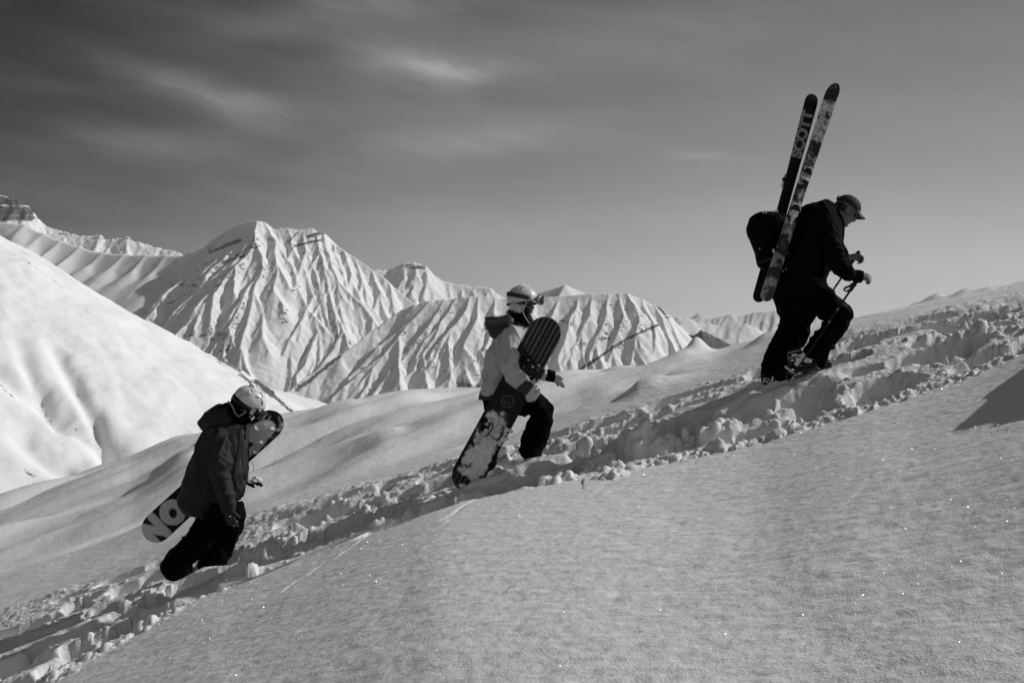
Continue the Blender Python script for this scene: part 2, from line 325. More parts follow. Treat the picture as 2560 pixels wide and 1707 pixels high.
# crumbs thrown out of the prints, in drifts along their lips
soften(4)
clus = lambda x, y: float(fbm(np.array([x*1.3]), np.array([y*2.2]), 88, 3)[0])
for k in range(4600):
    px = rng.uniform(-40, 2600); f = rng.choice([rng.uniform(-.04, .06), rng.uniform(-.02, .05), rng.uniform(.21, .28), rng.uniform(.42, .48), rng.uniform(.62, .68), rng.uniform(.82, .87), rng.uniform(-.04, 1.04)])
    x, y = lane(f)(px)
    c_ = clus(x, y)
    if rng.rand() > sstep(.44, .60, c_)*.97+.03: continue
    r = min(rng.lognormal(-3.85, 0.5), 0.08)*(1-.25*sstep(1.5, 3.5, x))
    if f > 0.5: r *= 0.75
    lump(x, y+rng.uniform(-.04, .04), max(r, 0.014), rng.uniform(.45, .75), seed=k*1.7, sink=0.38)
for px, row, r in [(1790,1075,.15),(1735,1090,.13),(1700,1105,.11),(1640,1110,.16),(1590,1120,.13),(1830,1070,.08),(1960,1050,.12),(1990,1060,.07),(1380,1115,.13),(1340,1190,.10),(1400,1200,.12),(1480,1170,.12),(1530,1195,.1),
        (720,1350,.14),(650,1400,.12),(620,1430,.10),(830,1290,.12),(860,1275,.1),(940,1265,.14),(970,1240,.1),(1180,1240,.1),(1110,1215,.09),(2450,835,.14),(2500,820,.1),(2400,850,.09),(2080,965,.09),(340,1500,.11),(380,1480,.1),(230,1570,.12)]:
    Y0 = hitY(px, row); x0 = (px-CX)/F*Y0; lump(x0, Y0, r, 0.38, seed=px)
    for j in range(18): lump(x0+rng.normal(0, r*.8), Y0+rng.normal(0, r*.6), r*rng.uniform(.18, .4), .8, seed=px+j*3.1, sink=.3)
D[bw] += MW*((fbm(XW*11, YW*11, 203, 4, .6)-.5)*.035+np.abs(fbm(XW*26, YW*26, 207, 3)-.5)*.030*sstep(.40, .6, fbm(XW*2, YW*3, 209, 3)))
# snow banked up in front of the boots
def bank(px0, px1, Y0, h, w):
    x0, x1 = (px0-CX)/F*Y0, (px1-CX)/F*Y0; w_ = window((x0+x1)/2, Y0, (x1-x0)/2+w*3); X_ = XG[w_]
    dx = np.maximum(np.maximum(x0-X_, X_-x1), 0); e_ = np.exp(-(dx/w)**2-((YG[w_]-Y0)/w)**2); D[w_] = D[w_]*(1-.85*e_)+(h+(fbm(X_*7, YG[w_]*7, 12, 3)-.5)*.07)*e_
for a_ in [(1890,2085,8.44,.06,.19),(1300,1400,8.40,.05,.13),(1180,1250,8.42,.01,.12),(400,500,8.44,.03,.13),(510,610,8.46,.04,.13)]: bank(*a_)
# ski-pole drag marks on the near side
for pts in [[(712,1474),(745,1449),(772,1436),(812,1404),(838,1396),(880,1366),(930,1330)],[(1112,1296),(1135,1284),(1160,1263),(1195,1246)]]:
    q = [(lambda Y0: ((p-CX)/F*Y0, Y0))(hitY(p, r_)) for p, r_ in pts]; ridge_mark(q, 0.030, 0.009, 0.0)
# unseen snow bank, added beyond the right edge to cast the lower-right shadow
hy = hitY(2500, 1060); bx, by = (2560-CX)/F*hy+1.35*math.sin(SUN_AZ), hy+1.35*math.cos(SUN_AZ)
D += 0.55*np.exp(-(((XG-bx)/0.58)**2+((YG-by)/1.15)**2)**1.8)*(.9+.3*(fbm(XG*2, YG*2, 45, 3)-.5))
me = grid_mesh('ground', XG, YG, ZB+D); attr(me, 'fluff', M)
ground = link('ground', me, SNOW); tag(ground, kind='structure')
GZ = ZB+D
def ground_z(x, y):
    u = x/max(y, 4.0); i = np.searchsorted(yg, y); j = np.searchsorted(ug, u); return float(GZ[i, j])
# ice crystals that catch the sun
ic = mat('ice_crystal', 0.95, 0.5, metallic=1.0)
bm = bmesh.new()
for k in range(560):
    Y0 = rng.uniform(2.4, 8.0) if k % 8 else rng.uniform(8.0, 14); u = .55-1.1*rng.rand()**1.5; x = u*Y0
    r = min(rng.lognormal(-6.75, .5), .0030)*(Y0/4.0)**0.5
    i = np.searchsorted(yg, Y0); j = np.searchsorted(ug, u); z = GZ[i, j]
    cdir = -Vector((x, Y0, z)).normalized(); hv = (sdir+cdir).normalized()
    n_ = (hv+Vector((rng.normal(0, .10), rng.normal(0, .10), rng.normal(0, .10)))).normalized(); q0 = n_.to_track_quat('Z', 'Y')
    vs = [bm.verts.new(Vector((ug[j]*yg[i], yg[i], z+r*.9))+q0 @ Vector(c_)*r) for c_ in [(1,0,.2),(.3,.9,.2),(-.9,.6,.2),(-.8,-.7,.2),(.4,-1,.2),(0,0,-.6)]]
    bm.faces.new(vs[:5])
    for a_ in range(5): bm.faces.new((vs[a_], vs[5], vs[(a_+1) % 5]))
tag(from_bm('ice_crystals', bm, ic, smooth=False), 'tiny sparkling ice crystals scattered over the snow surface', 'ice crystals', kind='stuff')

# ------------------------------------------------------------------ mountains
def solve_spur(p0, pts, ta):
    """p0 = (px,row,Y); next points only px,row: each is placed nearer so that the spur falls at gradient ta"""
    res = [P(*p0)]
    for t_ in pts:
        a = res[-1]; px, row = t_[:2]; tt = t_[2] if len(t_) > 2 else ta
        u = (px-CX)/F; r = (CY-row)/F
        f = lambda Y_: a.z-tt*math.hypot(u*Y_-a.x, Y_-a.y)-r*Y_
        hi = a.y
        if f(hi) <= 0: res.append(P(px, row, hi)); continue
        lo = hi
        while f(lo) > 0 and lo > hi*0.4: lo -= hi*0.01
        for _ in range(30):
            mid = (lo+hi)/2
            if f(mid) > 0: hi = mid
            else: lo = mid
        res.append(P(px, row, lo))
    return res
def subdivide(poly, step, jit_, rnd):
    o = [poly[0]]
    for a, b in zip(poly[:-1], poly[1:]):
        n = max(1, int((b-a).length/step))
        for k in range(1, n+1):
            p = a.lerp(b, k/n)
            if k < n: p = p+Vector((rnd.uniform(-1, 1)*jit_, rnd.uniform(-1, 1)*jit_, rnd.uniform(-1, 1)*jit_*0.35))
            o.append(p)
    return o
def branches(poly, step, length, slope, rnd, spread=0.6, bias=Vector((0, -1, 0)), start=0.0):
    res = []; acc = 0; side = 1
    for a, b in zip(poly[:-1], poly[1:]):
        acc += (b-a).length
        if acc < step*rnd.uniform(.75, 1.25): continue
        acc = 0; side = -side
        d = (b-a); d.z = 0
        if d.length < 1e-3: continue
        d.normalize(); d = (d+Vector((0, 0, 0))).normalized()
        perp = Vector((-d.y, d.x, 0))*side
        v = (d*(1-spread)+perp*spread+bias*0.25).normalized(); L = length*rnd.uniform(.5, 1.2); n = 4; pl = [b.copy()]
        for k in range(n):
            v = (v+bias*0.12+Vector((rnd.uniform(-.2, .2), rnd.uniform(-.2, .2), 0))).normalized()
            q = pl[-1]+v*(L/n); q.z = pl[-1].z-slope*L/n*rnd.uniform(.8, 1.2); pl.append(q)
        res.append(pl)
    return res
def mountain(name, polys, step, k, beta, floor, rock, mt, margin=150, warp=0.0, reach=420, noise_amp=6.0, noise_sc=60.0, seed=0, xlim=None, ylim=None, jag=0.0, gully=(), rocky=0.0, blur=0):
    allp = [p for pl in polys for p in pl[0]]
    x0 = min(p.x for p in allp)-margin; x1 = max(p.x for p in allp)+margin; y0 = min(p.y for p in allp)-margin; y1 = max(p.y for p in allp)+margin
    if xlim: x0, x1 = max(x0, xlim[0]), min(x1, xlim[1])
    if ylim: y0, y1 = max(y0, ylim[0]), min(y1, ylim[1])
    xs = np.arange(x0, x1, step); ys = np.arange(y0, y1, step); X, Y_ = np.meshgrid(xs, ys)
    WX = X+warp*(fbm(X/(noise_sc), Y_/noise_sc, seed+1, 4)-0.5)*2; WY = Y_+warp*(fbm(X/noise_sc, Y_/noise_sc, seed+2, 4)-0.5)*2
    S = np.full(X.shape, math.exp(0)); b = 1.0/beta
    for pl, kk in polys:
        mx0 = min(p.x for p in pl)-reach; mx1 = max(p.x for p in pl)+reach; my0 = min(p.y for p in pl)-reach; my1 = max(p.y for p in pl)+reach
        j0, j1 = np.searchsorted(xs, [mx0, mx1]); i0, i1 = np.searchsorted(ys, [my0, my1])
        if j1 <= j0 or i1 <= i0: continue
        wx = WX[i0:i1, j0:j1]; wy = WY[i0:i1, j0:j1]; H = np.full(wx.shape, -1e4)
        for a, c in zip(pl[:-1], pl[1:]):
            dx, dy = c.x-a.x, c.y-a.y; L2 = dx*dx+dy*dy+1e-6; t = np.clip(((wx-a.x)*dx+(wy-a.y)*dy)/L2, 0, 1)
            d = np.hypot(wx-a.x-t*dx, wy-a.y-t*dy)
            H = np.maximum(H, a.z+t*(c.z-a.z)-k*kk*d)
        S[i0:i1, j0:j1] += np.exp(np.clip((H-floor)*b, -30, 600))
    Z = floor+np.log(S)*beta
    for _ in range(blur):
        Zp = np.pad(Z, 1, mode='edge'); Z = (Zp[:-2, 1:-1]+Zp[2:, 1:-1]+Zp[1:-1, :-2]+Zp[1:-1, 2:]+Z*2)/6
    Z += (fbm(X/noise_sc, Y_/noise_sc, seed+5, 5)-0.5)*noise_amp
    if jag: Z += -np.abs(fbm(X/22, Y_/22, seed+9, 4)-0.5)*jag
    u = X/Y_*F+CX; v = CY-Z/Y_*F
    rk = np.zeros(X.shape)
    for (ax, ay, bx_, by_, wd, st) in rock:
        dx, dy = bx_-ax, by_-ay; t = np.clip(((u-ax)*dx+(v-ay)*dy)/(dx*dx+dy*dy+1e-6), 0, 1)
        d = np.hypot(u-ax-t*dx, v-ay-t*dy)/wd; rk = np.maximum(rk, st*np.exp(-d*d))
    for gl in gully:
        pts_, dep_, wd_ = gl; dm = np.full(X.shape, 1e9)
        for (ax, ay), (bx_, by_) in zip(pts_[:-1], pts_[1:]):
            dx, dy = bx_-ax, by_-ay; t = np.clip(((u-ax)*dx+(v-ay)*dy)/(dx*dx+dy*dy), 0, 1); dm = np.minimum(dm, np.hypot(u-ax-t*dx, v-ay-t*dy))
        ends = sstep(0, 170, np.hypot(u-pts_[0][0], v-pts_[0][1])); Z = Z-dep_*np.exp(-(dm/wd_)**2)*ends
    gy, gx = np.gradient(Z, step); sl = np.hypot(gx, gy)
    rk = np.maximum(rk, rocky*sstep(.90, 1.30, sl)*sstep(.45, .62, fbm(X/90, Y_/90, seed+31, 3)))
    me = grid_mesh(name, X, Y_, Z); attr(me, 'rock', rk)
    o = link(name, me, mt); tag(o, kind='structure'); return o, X, Y_, Z
MAIN_M = mountain_mat('peak_snow', 1.0, 0.16, 0.5); SOFT_M = mountain_mat('hill_snow', 2.2, 0.10, 0.1); FAR_M = mountain_mat('far_snow', 0.35, 0.2, 0.5); ROCKY_M = mountain_mat('rocky_snow', 0.8, 0.12, 0.75)
rnd = random.Random(3)
D1 = 4000
sk = [(440,645),(459,637),(506,620),(540,595),(587,565),(621,552),(644,541),(663,552),(687,570),(723,568),(748,574),(782,569),(799,577),(812,585),(825,600),(850,614),(884,641),(918,663),(957,692),(1000,731),(1060,775),(1130,830)]
skY = lambda px: float(np.interp(px, [440,644,812,1000,1130], [4150,4000,4020,3850,3700]))
main = [([P(a, b, skY(a)) for a, b in sk], 1.0)]
for st, pts in [((506,620),[(480,668),(425,712),(352,757),(368,815)]),((540,595),[(508,655),(525,715),(480,780),(440,850)]),((575,573),[(560,625),(548,690),(515,760),(475,850)]),
    ((600,560),[(592,610),(585,680),(560,750),(520,840)]),((621,550),[(612,610),(618,680),(590,760),(560,880)]),((644,544),[(636,600),(655,665),(628,760),(600,900)]),
    ((663,550),[(690,596),(725,655),(752,735),(790,820),(800,890)]),((650,560),[(655,620),(668,700),(690,770),(720,860),(725,960)]),((700,571),[(712,620),(728,690),(775,790),(812,880)]),
    ((723,568),[(735,620),(765,680),(800,770),(810,850)]),((760,573),[(770,625),(795,690),(812,770),(830,850)]),((790,573),[(805,625),(818,690),(838,780),(845,860)]),((812,580),[(828,640),(848,700),(855,780),(865,850)]),
    ((838,606),[(852,660),(875,730),(880,810)]),((862,622),[(880,680),(905,750),(900,830)]),((884,641),[(908,700),(930,780)]),((930,672),[(950,730),(970,800)]),((970,705),[(985,760),(1000,810)])]:
    pl = subdivide(solve_spur((st[0], st[1], skY(st[0])), pts, 0.74), 70, 6, rnd)
    e = pl[-1]; pl.append(e+Vector((rnd.uniform(-60, 60), -160, -130)))
    main.append((pl, 1.0))
    for b_ in branches(pl, 100, 300, 0.74, rnd, 0.38):
        main.append((b_, rnd.uniform(.85, 1.2)))
        for c_ in branches(b_, 85, 120, 0.76, rnd, 0.42): main.append((c_, 1.15))
mountain('mountain', main, 4.0, 1.05, 2.0, -720, [(525,630,600,600,10,.62),(560,655,610,640,8,.6),(590,640,640,610,7,.56),(770,592,815,578,7,.78),(735,615,800,600,6,.66),(720,605,745,580,8,.58),(620,625,650,615,6,.58),(505,665,520,655,10,.5),(420,760,480,730,9,.5),(535,720,560,705,8,.52),(560,900,580,840,9,.55),(490,850,520,830,9,.55),(640,640,620,620,8,.5),(860,640,850,620,7,.5),(700,770,715,800,7,.5),(340,800,370,775,14,.5)], MAIN_M, warp=13, noise_amp=8, noise_sc=120, seed=100, jag=10, rocky=.52)
# shaded wall between the main peak and the far-left peak
wl = [([P(a, b, y_) for a, b, y_ in [(-260,520,4900),(-60,548,4700),(60,562,4600),(100,580,4550),(140,599,4500),(234,629,4400),(298,635,4330),(383,639,4250),(455,639,4160)]], 1.0)]
for st, pts in [((60,562,4600),[(-40,610),(-150,700)]),((110,583,4540),[(30,650),(-60,720)]),((150,601,4490),[(80,660),(20,710)]),((200,618,4430),[(120,680),(60,730)]),((255,631,4380),[(170,700),(100,760)]),((310,636,4320),[(230,710),(150,780)]),((365,638,4270),[(290,720),(200,800)]),((415,640,4210),[(330,730),(240,820)]),((455,640,4160),[(380,720),(310,800)])]:
    pl = subdivide(solve_spur(st, pts, 0.62), 120, 4, rnd); pl.append(pl[-1]+Vector((-100, -200, -180))); wl.append((pl, 0.8))
mountain('hills', wl, 8.0, 0.8, 6.0, -720, [(120,560,60,540,8,.4)], SOFT_M, noise_amp=6, noise_sc=120, seed=200, warp=10)
# far-left rocky peak and its crest
fl = [([P(a, b, 6300) for a, b in [(-300,470),(-120,490),(-40,486),(0,487),(47,497),(68,510),(85,531),(102,552),(136,571),(170,577),(213,588),(247,583),(264,599),(290,594),(319,589),(353,603),(404,620),(429,621),(457,633),(520,660)]], 1.0)]
for a, b in [(0,487),(30,492),(60,505),(90,540),(125,565),(165,576),(213,588),(250,584),(285,594),(319,589),(353,603),(390,615),(429,621)]:
    pl = subdivide(solve_spur((a, b, 6300), [(a-10+rnd.uniform(-15, 15), b+35), (a+rnd.uniform(-25, 25), b+80)], 1.0), 80, 12, rnd); fl.append((pl, 1.0))
    for b_ in branches(pl, 80, 130, 0.9, rnd): fl.append((b_, 1.0))
mountain('mountain', fl, 8.0, 1.25, 3.0, -720, [(0,500,60,505,16,.78),(0,525,75,530,18,.76),(0,545,80,545,14,.66),(-200,500,0,530,40,.6),(90,540,130,572,9,.55),(150,585,280,600,10,.5),(310,592,350,602,8,.6),(290,600,400,622,8,.42),(420,622,450,630,5,.5)], ROCKY_M, warp=10, noise_amp=22, noise_sc=60, seed=300, jag=40)
# near hill at the left, smooth and sunlit
nh = [([P(a, b, y_) for a, b, y_ in [(-500,330,1150),(-200,470,1220),(0,597,1280),(38,624,1290),(85,667,1300),(149,716,1310),(213,748,1320),(298,790,1330),(361,813,1340),(425,833,1345),(489,858,1350),(553,901,1350),(595,930,1345),(638,956,1340),(663,977,1335),(701,1007,1330),(731,1032,1320),(800,1090,1300)]], 1.0)]
for st, pts, kk in [((0,597,1280),[(120,800),(250,1000),(330,1180)],.8),((149,716,1310),[(260,860),(330,960),(420,1120)],.75),((-100,540,1250),[(-40,760),(60,920),(170,1100),(240,1220)],.8),((298,790,1330),[(380,900),(470,1040),(560,1150)],.7),((425,833,1345),[(500,930),(600,1050)],.7),((-250,450,1200),[(-200,800),(0,1060),(120,1180),(200,1260)],.8),((553,901,1350),[(610,970),(680,1050)],.8)]:
    pl = subdivide(solve_spur(st, pts, 0.62), 60, 3, rnd); pl.append(pl[-1]+Vector((40, -90, -80))); nh.append((pl, 1.18))
mountain('hill', nh, 3.0, 0.62, 5.0, -720, [(545,893,600,925,13,.60),(600,935,640,965,11,.60),(640,955,680,985,15,.68),(668,975,730,1030,9,.62),(10,620,85,665,4,.5),(85,665,160,722,4,.5),(180,740,230,765,3,.45),(540,900,560,915,5,.5),(290,965,330,955,9,.45),(10,960,35,975,9,.55),(80,1000,125,1010,8,.5),(180,1040,200,1060,16,.42),(55,1170,90,1195,7,.6),(0,950,30,955,5,.5)], SOFT_M, warp=8, noise_amp=10, noise_sc=34, seed=400, reach=700, blur=60, rocky=.0, gully=[([(95,800),(140,880),(205,990),(255,1080),(272,1150)],11,18),([(20,790),(60,900),(110,990),(150,1060)],8,18),([(-60,900),(0,940),(80,985),(150,1030),(230,1090),(290,1150)],12,24),([(-40,1040),(60,1110),(160,1180)],8,22),([(330,830),(345,900),(400,980)],2.5,22)])
# low saddle right of it
sd = [([P(a, b, y_) for a, b, y_ in [(600,1000,2000),(680,972,2050),(740,985,2080),(808,1006,2100),(860,1022,2100),(930,1060,2080)]], 1.0)]
mountain('hill', sd, 6.0, 0.55, 10.0, -720, [(820,1012,840,1014,4,.6)], SOFT_M, noise_amp=4, noise_sc=60, seed=450, reach=500, margin=420)
# middle massif
D2 = 2800
sk2 = [(1035,760),(1070,752),(1110,747),(1160,741),(1199,738),(1255,745),(1320,744),(1380,740),(1461,732),(1522,733),(1573,732),(1620,752),(1648,766),(1667,790),(1695,817),(1732,853),(1760,885)]
ms = [([P(a, b, D2) for a, b in sk2], 1.0)]
lr = subdivide(solve_spur((1035,760,D2), [(1000,775),(935,820),(850,884),(786,926),(723,975),(680,1010)], 0.6), 80, 4, rnd); ms.append((lr, 1.0))
for st, pts in [((1070,752),[(1000,840),(930,920),(860,1000)]),((1110,747),[(1065,820),(1000,910),(930,1000)]),((1140,743),[(1100,800),(1060,880),(980,990)]),((1180,739),[(1130,820),(1100,890),(1040,1000)]),((1199,738),[(1190,800),(1150,890),(1100,990)]),
    ((1240,743),[(1230,820),(1190,910),(1150,1000)]),((1290,745),[(1270,830),(1240,920),(1210,1000)]),((1340,743),[(1330,820),(1300,900),(1270,980)]),((1400,738),[(1380,800),(1350,880),(1330,960)]),((1440,735),[(1440,800),(1400,870),(1380,950)]),
    ((1480,733),[(1475,790),(1440,860),(1420,940)]),((1522,733),[(1510,790),(1490,860),(1450,940)]),((1550,733),[(1555,790),(1530,870),(1500,940)]),((1573,732),[(1595,790),(1590,860),(1560,940)]),((1605,745),[(1630,800),(1640,860),(1620,930)]),((1635,760),[(1665,820),(1690,880)]),((1655,772),[(1690,830),(1720,890)])]:
    pl = subdivide(solve_spur((st[0], st[1], D2), pts, 0.76), 55, 5, rnd); pl.append(pl[-1]+Vector((rnd.uniform(-60, 20), -120, -100))); ms.append((pl, 1.0))
    if st[0] < 1600:
        for b_ in branches(pl, 70, 200, 0.74, rnd, 0.38):
            ms.append((b_, rnd.uniform(.85, 1.2)))
            for c_ in branches(b_, 60, 80, 0.76, rnd, 0.42): ms.append((c_, 1.15))
mountain('mountain', ms, 3.0, 1.02, 1.6, -720, [(1645,812,1560,850,5,.72),(1560,850,1480,905,6,.72),(1480,905,1440,930,7,.72),(1440,790,1420,830,8,.5),(1500,750,1620,790,22,.46),(1640,760,1672,795,7,.6),(1150,960,1200,970,16,.58),(1200,930,1180,890,10,.5),(1080,820,1100,810,8,.5),(1030,870,1010,880,7,.5),(780,945,850,890,9,.62),(740,975,790,940,10,.66),(910,840,860,870,5,.5),(1400,800,1460,820,10,.5),(1400,960,1410,930,9,.5),(1080,900,1090,920,8,.5),(950,880,960,870,6,.5)], MAIN_M, warp=10, noise_amp=6, noise_sc=90, seed=500, jag=8, rocky=.52)
pk = [([P(a, b, y_) for a, b, y_ in [(1250,762,3900),(1300,745,3850),(1358,728,3800),(1395,718,3780),(1412,712,3760),(1461,733,3760),(1510,752,3760)]], 1.0), (solve_spur((1412,712,3760), [(1400,735),(1385,770),(1370,800)], .6), 1.0)]
mountain('mountain', pk, 6.0, 0.75, 4.0, -720, [], SOFT_M, noise_amp=4, seed=600, margin=400)
# central rocky peak far behind
cp = [([P(a, b, 7200) for a, b in [(820,760),(900,690),(935,672),(970,672),(1008,657),(1036,654),(1064,663),(1078,684),(1120,705),(1181,715),(1227,717),(1255,738),(1300,765)]], 1.0)]
for a, b in [(935,672),(970,672),(1008,657),(1036,654),(1064,663),(1090,690),(1120,705),(1150,710),(1181,715),(1215,717)]:
    pl = subdivide(solve_spur((a, b, 7200), [(a+4, b+30), (a+rnd.uniform(-8, 20), b+75)], 0.85), 120, 14, rnd); cp.append((pl, 1.0))
    for b_ in branches(pl, 90, 150, 0.85, rnd): cp.append((b_, 1.0))
mountain('mountain', cp, 10.0, 1.15, 4.0, -720, [(1015,665,1060,670,10,.62),(1030,680,1070,690,8,.5),(935,673,960,676,4,.5),(1160,712,1190,718,4,.55)], ROCKY_M, warp=12, noise_amp=20, noise_sc=90, seed=700, jag=40)
# far ranges at the right
def rng_range(pts, D_, seed, n=3, k=0.8, sp=34, beta=8.0, rock=(), lean=-10):
    r_ = random.Random(seed); q = [([P(a, b, D_) for a, b in pts], 1.0)]
    xs = [a for a, b in pts]; x = xs[0]
    while x < xs[-1]:
        b = float(np.interp(x, xs, [b for a, b in pts])); pl = solve_spur((x, b, D_), [(x+lean+r_.uniform(-8, 8), b+25), (x+2*lean+r_.uniform(-12, 12), b+60)], 0.6); q.append((subdivide(pl, D_*0.02, D_*0.001, r_), 1.0)); x += sp*r_.uniform(.5, 1.5)
    return mountain('hills', q, D_*0.0016, k, beta, -900, list(rock), FAR_M, noise_amp=D_*0.0015, noise_sc=D_*0.02, seed=seed, reach=D_*0.12, margin=D_*0.03, warp=D_*0.002)
rng_range([(1640,800),(1686,795),(1693,791),(1702,794),(1724,798),(1742,807),(1769,809),(1805,815),(1830,812),(1863,810),(1878,815),(1903,828),(1960,850)], 8000, 810, beta=12, sp=26)
rng_range([(1700,800),(1742,797),(1781,796),(1827,785),(1839,790),(1861,789),(1882,782),(1903,779),(1948,775),(2000,771),(2060,778),(2150,790)], 13500, 820, sp=17, beta=10)
rng_range([(1690,806),(1714,795),(1730,793),(1747,781),(1760,787),(1776,794),(1800,800)], 30000, 830, sp=30)
dk = [([P(a, b, 5200) for a, b in [(1690,850),(1720,835),(1732,837),(1751,823),(1769,832),(1799,846),(1829,861),(1870,882)]], 1.0)]
for a, b in [(1732,837),(1751,823),(1769,832),(1799,846),(1829,861)]:
    pl = subdivide(solve_spur((a, b, 5200), [(a+8, b+25), (a+14, b+60)], 0.7), 60, 8, rnd); dk.append((pl, 1.0))
DARK_M = mountain_mat('bare_rock', 1.6, 0.10, 0.3)
mountain('mountain', dk, 8.0, 0.9, 4.0, -720, [(1700,860,1900,900,60,.72),(1740,850,1850,880,50,.72)], DARK_M, warp=8, noise_amp=14, seed=900, jag=16, margin=250)
# ------------------------------------------------------------------ climbers: building helpers
def frame(ox, oy, k): return lambda cx, cy: (ox+cx/k, oy+cy/k)
def ring(bm, c, ax, ay, n, ex=1.0):
    vs = []
    for i in range(n):
        a = 2*math.pi*i/n; ca_, sa_ = math.cos(a), math.sin(a)
        if ex != 1.0: ca_ = math.copysign(abs(ca_)**ex, ca_); sa_ = math.copysign(abs(sa_)**ex, sa_)
        vs.append(bm.verts.new(c+ax*ca_+ay*sa_))
    return vs
def bridge(bm, rings, cap=True):
    for a, b in zip(rings[:-1], rings[1:]):
        n = len(a)
        for i in range(n): bm.faces.new((a[i], a[(i+1) % n], b[(i+1) % n], b[i]))
    if cap: bm.faces.new(rings[0][::-1]); bm.faces.new(rings[-1])
YV = Vector((0, 1, 0))
def loft(bm, secs, Y0, n=20, ex=0.85):
    """secs: (xa, ya, xb, yb, half thickness m, depth offset m): each closed section spans the outline from A to B"""
    rings = []; pc = None
    for s in secs:
        xa, ya, xb, yb, th = s[:5]; dy = s[5] if len(s) > 5 else 0.0
        A, B = P(xa, ya, Y0+dy), P(xb, yb, Y0+dy)
        rings.append(ring(bm, (A+B)/2, (B-A)/2, YV*th, n, ex))
    bridge(bm, rings)
def tube3(bm, pts, n=12, flat=1.0):
    """pts: (Vector, radius); smooth tube with round ends"""
    V_ = [p for p, r in pts]; Rr = [r for p, r in pts]
    d0 = (V_[1]-V_[0]).normalized(); d1 = (V_[-1]-V_[-2]).normalized()
    seq = [(V_[0]-d0*Rr[0]*0.85, Rr[0]*0.5), (V_[0]-d0*Rr[0]*0.5, Rr[0]*0.86)]+list(zip(V_, Rr))+[(V_[-1]+d1*Rr[-1]*0.5, Rr[-1]*0.86), (V_[-1]+d1*Rr[-1]*0.85, Rr[-1]*0.5)]
    rings = []; up = None
    for i, (p, r) in enumerate(seq):
        t = (seq[min(i+1, len(seq)-1)][0]-seq[max(i-1, 0)][0]).normalized()
        if up is None: up = YV if abs(t.dot(YV)) < 0.9 else Vector((1, 0, 0))
        a = t.cross(up).normalized(); b = a.cross(t).normalized(); up = b
        rings.append(ring(bm, p, a*r, b*r*flat, n))
    bridge(bm, rings)
def limb(bm, pts, Y0, n=16):
    """pts: (px, py, radius in px, depth offset m, [depth radius m])"""
    seq = []
    rings = []
    V_ = [(P(a[0], a[1], Y0+a[3]), a[2]/F*(Y0+a[3]), (a[4] if len(a) > 4 else a[2]/F*(Y0+a[3]))) for a in pts]
    for i, (p, r, rd) in enumerate(V_):
        t = (V_[min(i+1, len(V_)-1)][0]-V_[max(i-1, 0)][0]); a = t.cross(YV).normalized(); b = a.cross(t).normalized()
        if i == 0:
            d = t.normalized(); rings.append(ring(bm, p-d*r*0.6, a*r*0.55, b*rd*0.55, n))
        rings.append(ring(bm, p, a*r, b*rd, n))
        if i == len(V_)-1:
            d = t.normalized(); rings.append(ring(bm, p+d*r*0.5, a*r*0.6, b*rd*0.6, n))
    bridge(bm, rings)
def ell(bm, c, rx, ry, rz, q=None, seg=16):
    r_ = bmesh.ops.create_uvsphere(bm, u_segments=seg, v_segments=max(8, seg//2+2), radius=1.0)
    M_ = Matrix.Translation(c) @ ((q.to_matrix().to_4x4()) if q else Matrix()) @ Matrix.Diagonal((rx, ry, rz, 1))
    bmesh.ops.transform(bm, matrix=M_, verts=r_['verts'])
def split(o):
    """give every loose piece of a part an object of its own"""
    bm = bmesh.new(); bm.from_mesh(o.data); seen = set(); groups = []
    for v in bm.verts:
        if v in seen: continue
        st = [v]; g = []; seen.add(v)
        while st:
            q = st.pop(); g.append(q.index)
            for e in q.link_edges:
                w_ = e.other_vert(q)
                if w_ not in seen: seen.add(w_); st.append(w_)
        groups.append(set(g))
    bm.free()
    if len(groups) < 2: return o
    src = o.data
    for k, g in enumerate(groups):
        b2 = bmesh.new(); b2.from_mesh(src); b2.verts.ensure_lookup_table()
        bmesh.ops.delete(b2, geom=[v for v in b2.verts if v.index not in g], context='VERTS')
        me = bpy.data.meshes.new(o.name.split('.')[0]); b2.to_mesh(me); b2.free()
        if not me.materials and src.materials: me.materials.append(src.materials[0])
        if k == 0: o.data = me
        else: c_ = o.copy(); c_.data = me; C.objects.link(c_); c_.parent = o.parent
    return o
def box(bm, c, dx, dy, dz, hx, hy, hz, bev=0.0):
    """box with axis vectors dx,dy,dz and half sizes"""
    vs = [bm.verts.new(c+dx*hx*a+dy*hy*b+dz*hz*d) for a in (-1, 1) for b in (-1, 1) for d in (-1, 1)]
    fs = [bm.faces.new([vs[i] for i in f]) for f in ((0,1,3,2),(4,6,7,5),(0,4,5,1),(2,3,7,6),(0,2,6,4),(1,5,7,3))]
    bmesh.ops.recalc_face_normals(bm, faces=fs)
    if bev: bmesh.ops.bevel(bm, geom=list({e for f in fs for e in f.edges}), offset=bev, segments=2, profile=0.5, affect='EDGES')
